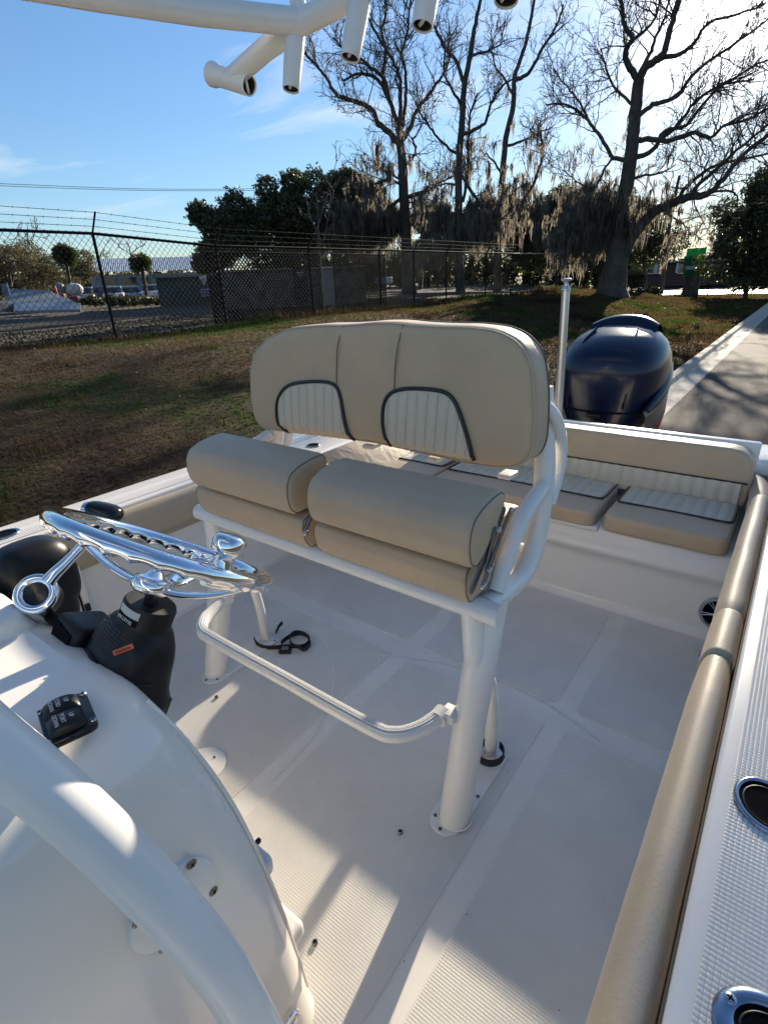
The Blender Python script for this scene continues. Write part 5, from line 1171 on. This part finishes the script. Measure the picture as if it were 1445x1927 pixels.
# raised instrument pod to the left with stepped edge
g = G(); g.prism(rrect(-1.60, -.90, -.5, .240, .03), .97, 1.028, lambda a, b, d: (a-(d-.97)*.25*(1 if a > -1.3 else -1), b-(d-.97)*.25, d)); g.build('instrument_pod', GEL, con, bevel=.014)
g = G(); g.prism(rrect(-1.50, -1.0, -.5, .20, .03), 1.01, 1.055, lambda a, b, d: (a, b-(d-1.01)*.5, d)); g.build('instrument_hood', GEL, con, bevel=.014)
# aft trim edge line
g = G(); P = [(a, b, c_) for a, b, c_ in A[len(zz_)//3] if b > .2][::1]
Q = []
for z in np.linspace(.06, .965, 30):
    xp, ya, r = [np.interp(z, kz[:, 0], kz[:, i]) for i in (1, 2, 3)]; a = math.radians(62); Q.append((xp-r+(r+.001)*math.cos(a), ya-r+(r+.001)*math.sin(a), z))
g = G(); g.tube(spline(Q[::3]+[Q[-1]], 5), .0042, 8); g.build('moulding_seam', GEL, con)
# switch panel on the top
def conS(px, py): 
    """point on the console top under a sight line (z solved on the ring stack)"""
    r = ray(px, py); best = None
    for t in np.linspace(.4, 1.6, 600):
        P = CAM+r*t
        v = [np.interp(P[2], kz[:, 0], kz[:, i]) for i in (1, 2)]
        if P[2] < 1.0 and P[0] < v[0] and P[1] < v[1]: return P
    return P
T0 = conS(125, 1355); ts = thing('trim_switch', 'black rocker switch panel lettered DOWN and UP on the console top', 'switch panel', tuple(T0)) 
sx_ = onz(196, 1357, 1.002)-onz(112, 1404, 1.002); sx_[2] = 0; Lx = np.linalg.norm(sx_); u = np.array([-1., 0, 0]); 
TZ = 1.002
c4 = [onz(112, 1404, TZ), onz(201, 1361, TZ), onz(152, 1312, TZ), onz(52, 1354, TZ)]
cen = sum(c4)/4; du = (c4[1]-c4[0]+c4[2]-c4[3])/2; dv = (c4[3]-c4[0]+c4[2]-c4[1])/2; lu, lv = np.linalg.norm(du), np.linalg.norm(dv); du /= lu; dv = dv-du*np.dot(dv, du); dv /= np.linalg.norm(dv); du[2] = 0; dv[2] = 0
up3 = np.array([0, 0, 1.])
def LP(a, b, h): return cen+du*a+dv*b+up3*h
cen[2] = TZ-.003
hu, hv = lu*.50, lv*.5; KS = .8
g = G(); g.prism(rrect(-hu, hu, -hv, hv, .010), 0, .010, lambda a, b, d: LP(a, b, d)); g.build('panel', GLOSSBLK, ts, bevel=.002)
for i, (b0, b1, nm) in enumerate(((.12, .88, 'A'), (-.80, .06, 'B'))):
    g = G(); R_ = []
    for a in np.linspace(-hu*.80, hu*.62, 20):
        k = (a+hu*.09)/(hu*.71); hgt = .009+.012*math.sqrt(max(0.02, 1-k*k*.85)); ya, yb = hv*b0, hv*b1; R_.append([LP(a, ya, .008), LP(a, ya+.001, hgt-.002), LP(a, ya+.003, hgt), LP(a, yb-.003, hgt), LP(a, yb-.001, hgt-.002), LP(a, yb, .008)])
    g.grid(R_); g.add([R_[0][k] for k in range(6)], [tuple(range(6))]); g.add([R_[-1][k] for k in range(6)], [tuple(range(6))]); rk = g.build('rocker', BLACK, ts, angle=50)
    bm_ = hv*(b0+b1)/2
    for a, tx in ((-.016, 'DOWN'), (-.006, 'STBD' if i == 0 else 'PORT'), (.006, 'UP')):
        lettering(tx, .0072, INK, rk, LP(a*.8, bm_, .0216-abs(a+.004)*.03), dv*-1, du)
for a, b in ((-.9, .8), (-.9, -.85), (.86, .8), (.86, -.75)):
    screw(ts, LP(hu*a, hv*b, .010), up3, .004)
# T-top leg by the camera
leg = [(-330, 1120, .47), (-180, 1250, .49), (-60, 1364, .51), (100, 1494, .545), (250, 1636, .585), (390, 1790, .64), (475, 1925, .70), (540, 2070, .77), (600, 2300, .92)]
LP3 = [dep(*a) for a in leg]; top_ = LP3[0]+(LP3[0]-LP3[1])/np.linalg.norm(LP3[0]-LP3[1])*.6
ttop = thing('t_top_frame', 'white powder coated T top frame of heavy tube with hanging rod holders overhead', 'T top frame', (-1.1, .8, 2.0))
foot = LP3[-1].copy(); foot[2] = .01
g = G(); g.tube(spline([top_]+LP3[:-1]+[foot*[1, 1, 0]+[0.0, .0, .01]], 10), .0310, 36); g.build('console_leg', POWDER, ttop, angle=80)
g = G(); g.lathe([(.07, 0), (.07, .008), (.036, .010)], foot*[1, 1, 0], (0, 0, 1), 30); g.build('foot_flange', POWDER, ttop)
# mounting pad on the console side
def hitside(px, py):
    r = ray(px, py)
    for t in np.linspace(.3, 2, 1500):
        P = CAM+r*t; v = [np.interp(P[2], kz[:, 0], kz[:, i]) for i in (1, 2)]
        if P[2] < 1.0 and P[0] < v[0] and P[1] < v[1]: return P
    return P
Pc = hitside(322, 1698); Pa = hitside(238, 1752); Pb = hitside(405, 1650)
padr = .5*np.linalg.norm(Pb-Pa)*.96
nrm = np.array([1., 0.02, .03]); nrm /= np.linalg.norm(nrm)
pu = (Pb-Pa); pu -= nrm*np.dot(pu, nrm); pu /= np.linalg.norm(pu); pv = np.cross(nrm, pu); Pcen = (Pa+Pb)/2; Pcen = np.array([Pc[0], Pcen[1], Pcen[2]])
g = G(); g.prism([(padr*math.cos(a), padr*.9*math.sin(a)) for a in np.linspace(0, 2*math.pi, 48, endpoint=False)], -.01, .007, lambda a, b, d: Pcen+pu*a+pv*b+nrm*d); pd = g.build('mounting_pad', POWDER, ttop, bevel=.002)
for (px, py) in ((355, 1620), (397, 1672), (253, 1728), (303, 1778)):
    q = hitside(px, py); q = np.array([Pc[0]+.007, q[1], q[2]]); screw(pd, q, nrm, .0078, m=DSTEEL)
q = Pc; tq = dep(300, 1690, .62); g = G(); g.tube([q, tq], .022, 16); g.build('stand_off', POWDER, ttop)
# chrome eye at the foot of the console
E0 = hitside(543, 1912); g = G(); g.tube([E0+np.array([.01+.004*0, .016*math.cos(a), .016*math.sin(a)]) for a in np.linspace(0, 2*math.pi, 20)], .004, 8); tag(g.build('pad_eye', CHROME), 'small chrome pad eye on the console side at the bottom edge', 'pad eye')
# foot steps moulded on the aft face, and round deck plate
for x1_, y1_, z1_ in ((-.615, .398, .470), (-.580, .420, .262)):
    g = G(); g.prism(rrect(x1_-.11, x1_, .30, y1_, .014), z1_-.045, z1_, lambda a, b, d: (a, b, d)); g.build('toe_step', GEL, con, bevel=.012)
P = onz(486, 1583, .43); g = G(); g.box(P, (.010, .012, .012)); g.build('latch', BLACK, con, bevel=.004)
P = onz(384, 1440, .004); g = G(); g.lathe([(.075, 0), (.075, .003), (.071, .006), (.001, .006)], P, (0, 0, 1), 48); dp = g.build('deck_plate', GEL, None, angle=50); tag(dp, 'round white deck plate half hidden behind the console', 'deck plate'); screw(dp, onz(404, 1425, .010), up3, .005, m=DSTEEL)
# ================================================================== STEERING HELM AND WHEEL
ax_ = np.array([-.03, .585, .81]); ax_ /= np.linalg.norm(ax_); WC = dep(311, 1036, .80)
hp = thing('tilt_helm', 'black steering helm housing with an orange warning label below the wheel', 'steering helm', tuple(dep(225, 1270, .80)))
h0 = dep(292, 1118, .83); h1 = dep(236, 1262, .85); ha = (h0-h1); hl = np.linalg.norm(ha); ha /= hl
hx = np.array([1., 0, 0]); hx -= ha*np.dot(hx, ha); hx /= np.linalg.norm(hx); hy = np.cross(ha, hx)
KH = .80
def HB(a, b, h): return h1+(hx*a+hy*b+ha*h)*KH
# lofted rounded body
prof2 = [(-.045, .105, .075, 3.2), (-.02, .105, .076, 3.2), (.0, .095, .07, 3), (.03, .088, .068, 2.8), (.062, .084, .066, 2.6), (.085, .078, .062, 2.4), (.105, .064, .056, 2.2), (.112, .055, .052, 2), (.118, .052, .050, 2), (.150, .052, .050, 2), (.156, .049, .047, 2), (.157, .030, .03, 2)]
rs_ = []
for h, rx, ry, p in prof2:
    rs_.append([HB(abs(math.cos(a))**(2/p)*np.sign(math.cos(a))*rx, abs(math.sin(a))**(2/p)*np.sign(math.sin(a))*ry, h) for a in np.linspace(0, 2*math.pi, 48, endpoint=False)])
g = G(); g.grid(rs_, wrap_u=True, cap=True); hb = g.build('housing', BLACK, hp, angle=45)
g = G(); g.prism(rrect(-.155, .088, -.058, .07, .012), -.062, -.030, lambda a, b, d: HB(a, b, d)); g.build('flange', BLACK, hp, bevel=.004)
g = G(); g.prism(rrect(-.168, -.072, -.078, .02, .018), -.045, .052, lambda a, b, d: HB(a, b, d+.03*(a+.072)*3)); g.build('tilt_cover', BLACK, hp, bevel=.012)
g = G(); g.prism(rrect(-.155, -.087, -.0815, -.078, .001), -.025, .030, lambda a, b, d: HB(a, b, d)); g.build('tilt_lever_plate', MATBLK, hp, smooth=False)
for a, b in ((.082, -.045), (.082, .055)):
    g = G(); g.tube([HB(a, b, -.035), HB(a, b, -.018)], .0075, 10); g.build('nut_cap', BLACK, hp)
g = G(); rb = [HB(math.cos(a)*.0885, -abs(math.sin(a))**.8*.069, .028+.02*0) for a in np.linspace(0, math.pi, 20)]; g.tube(rb, .0042, 8); g.build('body_rib', BLACK, hp)
# labels lie on the camera side of the housing
def onbody(ah, a, h, rx, ry): return HB(math.cos(ah)*rx, math.sin(ah)*ry, h)
ts0 = HB(-.033, -.0445, .134); g = G(); R_ = []
for a in np.linspace(math.radians(252), math.radians(310), 10):
    R_.append([HB(math.cos(a)*.0525, math.sin(a)*.0507, h) for h in (.120, .150)])
g.grid(R_); lb = g.build('maker_label', MATBLK, hp)
R_ = []
for a in np.linspace(math.radians(252), math.radians(310), 10): R_.append([HB(math.cos(a)*.0530, math.sin(a)*.0512, h) for h in (.135, .150)])
g = G(); g.grid(R_); g.build('label_band', SILV, lb)
am = math.radians(281); rad = np.array(HB(math.cos(am)*.0538, math.sin(am)*.0520, .1275)); tn = HB(math.cos(am+.1), math.sin(am+.1), 0)-HB(math.cos(am-.1), math.sin(am-.1), 0)
lettering('SEASTAR', .0078, INK, lb, rad, -tn, -ha)
# warning text block and orange label: on lower body's camera side plane
fc = lambda a, h: HB(a, -.0705-.000, h)
g = G(); pts_ = []
def ysf(a, h, lift=.0012):
    H_ = [q[0] for q in prof2]; rx = np.interp(h, H_, [q[1] for q in prof2]); ry = np.interp(h, H_, [q[2] for q in prof2]); p = np.interp(h, H_, [q[3] for q in prof2]); return -ry*max(0, 1-abs(a/rx)**p)**(1/p)-lift
for i in range(9):
    h = .104-.0062*i
    for j in range(8):
        a = -.046+.0105*j+.002*(i % 2)
        if abs(a) < .06: g.box(HB(a, ysf(a, h), h), (.0066, .0007, .0008), (hx, hy, ha))
g.build('fine_print', GINK, hp, smooth=False)
on_ = -hy*.86+hx*.5; t_ = hx*.86+hy*.5; od = ha*.72+t_*.69; ou = np.cross(on_, od); oc = HB(.046, ysf(.046, .086, .0), .086)+on_*.0035
g = G(); g.box(oc, (.033, .0075, .003), (od, ou, on_)); ol = g.build('warning_label', ORANGE, hp, smooth=False); lettering('WARNING', .0055, MATBLK, ol, oc+on_*.002, -od, -ou)
# shaft
g = G(); g.tube([HB(0, 0, .15), HB(0, 0, .15)+ (WC-ax_*.05-HB(0, 0, .15))], .011, 16); g.build('shaft', STEEL, hp)
sw = thing('steering_wheel', 'polished chrome steering wheel with finger grips and a spinner knob', 'steering wheel', tuple(WC))
wu = np.array([1., 0, 0]); wv = np.cross(ax_, wu); WR = .1530
def WP(a, r, h): return WC+(wu*math.cos(a)+wv*math.sin(a))*r+ax_*h
P = []
for i in range(240):
    a = 2*math.pi*i/240; ring = []
    for j in range(18):
        b = 2*math.pi*j/18; rr_ = .0148; sc = .0056*max(0, math.cos(b+math.pi*.58))**.8*(abs(math.sin(a*15)))**.8
        ring.append(WP(a, WR+math.cos(b)*(rr_-sc), math.sin(b)*(rr_*.92-sc)))
    P.append(ring)
P.append(P[0]); g = G(); g.grid(P, wrap_u=True); g.build('rim', CHROME, sw, angle=80)
for a0 in (208, 28, 118):
    a = math.radians(a0); pts_ = []
    for q in np.linspace(0, 1, 12): pts_.append((WR*(1-q)+.012*q, -.056*math.sin(q*math.pi/2)**.8))
    R_ = []
    for (r, h) in pts_:
        wd_ = .015+.010*(r/WR); c_ = WP(a, r, h); tn = -wu*math.sin(a)+wv*math.cos(a); R_.append([c_+tn*wd_*math.cos(b)+ax_*.0055*math.sin(b) for b in np.linspace(0, 2*math.pi, 14, endpoint=False)])
    g = G(); g.grid(R_, wrap_u=True, cap=True); g.build('spoke', CHROME, sw, angle=60)
g = G(); g.lathe([(.024, -.066), (.029, -.062), (.031, -.052), (.027, -.043), (.016, -.040), (.011, -.033), (.001, -.031)], WC, ax_, 32); g.build('hub', CHROME, sw, angle=50)
# knob: at px (435,1035)
best = min(np.linspace(0, 2*math.pi, 360), key=lambda a: np.hypot(*(np.array([CX+FPX*((WP(a, WR, .02)-CAM) @ RC)[0]/-((WP(a, WR, .02)-CAM) @ RC)[2], CY-FPX*((WP(a, WR, .02)-CAM) @ RC)[1]/-((WP(a, WR, .02)-CAM) @ RC)[2]])-np.array([428, 1062]))))
KB = WP(best, WR-.008, .012)
g = G(); g.lathe([(a*.84, b*.84) for a, b in [(.020, -.02), (.0175, 0), (.016, .012), (.0165, .019), (.021, .023), (.0262, .028), (.0275, .038), (.0262, .049), (.020, .054), (.001, .0552)]], KB, ax_*.9+np.array([.1, 0, .2]), 32); g.build('spinner_knob', CHROME, sw, angle=70)
g = G(); g.tube([WP(best+(k-6)*.025, WR-.003, -.001) for k in range(13)], .0152, 16); g.build('knob_clamp', CHROME, sw)
# ================================================================== THROTTLE
th = thing('throttle_control', 'black throttle binnacle with a polished lever and ring pivot', 'throttle', tuple(dep(60, 1120, 0.972)))
TC = dep(60, 1112, 0.964)
def supel(c_, rx, ry, rz, px=3., n=20):
    R_ = []
    for i in range(n+1):
        v = -math.pi/2+math.pi*i/n; ring = []
        for j in range(36):
            a = 2*math.pi*j/36; f = lambda t: abs(t)**(2/px)*np.sign(t); ring.append((c_[0]+rx*f(math.cos(v))*f(math.cos(a)), c_[1]+ry*f(math.cos(v))*f(math.sin(a)), c_[2]+rz*f(math.sin(v))))
        R_.append(ring)
    return R_
g = G(); g.grid(supel(TC+np.array([-.060, .03, -.008]), .052, .070, .078, 3.0), wrap_u=True); g.build('housing', BLACK, th, angle=60)
g = G(); g.grid(supel(TC+np.array([-.066, -.01, -.070]), .062, .095, .055, 3.2), wrap_u=True); g.build('base', BLACK, th, angle=60)
LN = np.array([.60, -.42, .66]); LN /= np.linalg.norm(LN)
lc = dep(69, 1118, 0.883)
l1 = np.cross(LN, (0, 0, 1)); l1 /= np.linalg.norm(l1); l2 = np.cross(l1, LN)
g = G(); R_ = []
for i in range(49):
    a = 2*math.pi*i/48; R_.append([lc+(l1*math.cos(a)+l2*math.sin(a))*(.0262+.0085*math.cos(b))+LN*.007*math.sin(b) for b in np.linspace(0, 2*math.pi, 12, endpoint=False)])
g.grid(R_, wrap_u=True); g.build('pivot_ring', CHROME, th, angle=80)
g = G(); g.lathe([(.0190, -.024), (.0190, 0), (.0175, .003), (.001, .004)], lc, LN, 30); g.build('pivot_cap', GLOSSBLK, th)
g = G(); g.tube([lc-LN*.04, lc], .029, 24); g.build('pivot_boss', BLACK, th)
a_ = [dep(91, 1094, 0.878), dep(104, 1079, 0.882), dep(126, 1058, 0.89), dep(160, 1022, 0.905), dep(193, 982, 0.93)]
g = G(); g.tube(spline(a_, 8), [.0105+.0045*abs(1-1.6*i/32) for i in range(33)], 16, flat=.75); g.build('lever_arm', CHROME, th)
hA, hB = dep(165, 962, 0.988), dep(228, 962, 0.988)
g = G(); R_ = []; d_ = (hB-hA); dl = np.linalg.norm(d_); d_ /= dl; hu_ = np.array([0, 0, 1.])-d_*d_[2]; hu_ /= np.linalg.norm(hu_); hw_ = np.cross(d_, hu_)
for q in np.linspace(-1, 1, 18):
    k = math.sqrt(max(.002, 1-abs(q)**3.2)); R_.append([ (hA+hB)/2+d_*dl*.55*q+hu_*(.0155*k*math.sin(b))+hw_*(.022*k*math.cos(b))-hu_*.008*q for b in np.linspace(0, 2*math.pi, 20, endpoint=False)])
g.grid(R_, wrap_u=True, cap=True); g.build('lever_grip', GLOSSBLK, th, angle=80)
g = G(); g.tube([hA-d_*.003+hu_*.003, hA+d_*.013+hu_*.002], .018, 18, flat=.8); g.build('grip_collar', CHROME, th)
# cable boot between throttle and pod
g = G(); g.tube(spline([dep(95, 1160, 0.907), dep(120, 1178, 0.891), dep(150, 1200, 0.875), dep(180, 1215, 0.859)], 6), .010, 10); tag(g.build('control_cable', BLACK), 'short black cable run between the throttle and the steering helm', 'cable')
# ================================================================== T-TOP OVERHEAD
YT = 1.25
def at(px, py, y=YT): return ony(px, py, y)
J = at(568, 42)
barpts = [at(432, 152), at(500, 92), J, at(640, 4), at(730, -55), at(850, -118), at(1000, -185)]
g = G(); g.tube([barpts[0]]+[barpts[1]]+[J-[0, 0, 0]], .0265, 28); g.build('launcher_bar', POWDER, ttop)
g = G(); g.tube([J]+barpts[3:], .0275, 28); g.build('launcher_bar', POWDER, ttop)
R0 = hor(180-260, -45, math.hypot(J[0], J[1])*.84); 
zt = J[2]+.015; a = onz(300, 5, zt); b = onz(-200, -60, zt)
g = G(); g.tube([J+[0, 0, .0], onz(375, 22, zt), onz(180, -8, zt), onz(-60, -50, zt)], .0285, 28); g.build('frame_rail', POWDER, ttop)
g = G(); g.tube([J+[0, .0, .01], at(556, -10), at(548, -120)], .020, 18); g.build('riser_tube', POWDER, ttop)
def rodh(pt, pb, r, nm='rod_holder_tube', flare=False):
    pt, pb = np.array(pt), np.array(pb)
    pb = pb if flare else pb+ray(600, 80)*-.045
    d_ = pb-pt; ln = np.linalg.norm(d_); d_ /= ln
    g = G(); g.lathe([(r*1.18, 0), (r*1.15, ln*.3), (r*1.08, ln*.7), (r, ln), (r*.97, ln+.0012), (r*.90, ln+.0008), (r*.86, ln-.002), (r*.86, ln*.5)] if not flare else [(r*1.0, -.004), (r*1.22, -.002), (r*1.2, .012), (r*1.0, .03), (r, ln), (r*.97, ln+.0012), (r*.90, ln+.0008), (r*.86, ln-.002), (r*.86, ln*.5)], pt, d_, 30, cap=False)
    o = g.build(nm, POWDER, ttop, angle=60)
    g = G(); g.lathe([(r*.855, ln-.003), (r*.855, ln-.02), (r*.855, ln*.7), (.0005, ln*.7-.002)], pt, d_, 20, cap=False); g.build('bore', mat('grey_bore', (.045, .045, .045), .7), o)
    s = np.cross(d_, (.4, .7, .2)); s /= np.linalg.norm(s); g = G(); g.tube([pt+d_*(ln-.012)-s*r*.85, pt+d_*(ln-.012)+s*r*.85], .0045, 8); g.build('gimbal_pin', POWDER, o)
rodh(at(556, 62), at(549, 166), .0215)
rodh(at(676, 8), at(657, 108), .0220)
rodh(at(812, -60), at(789, 50), .0225)
rodh(at(968, -130), at(941, 3), .0235)
rodh(at(401, 140), at(470, 161), .0255, flare=True)
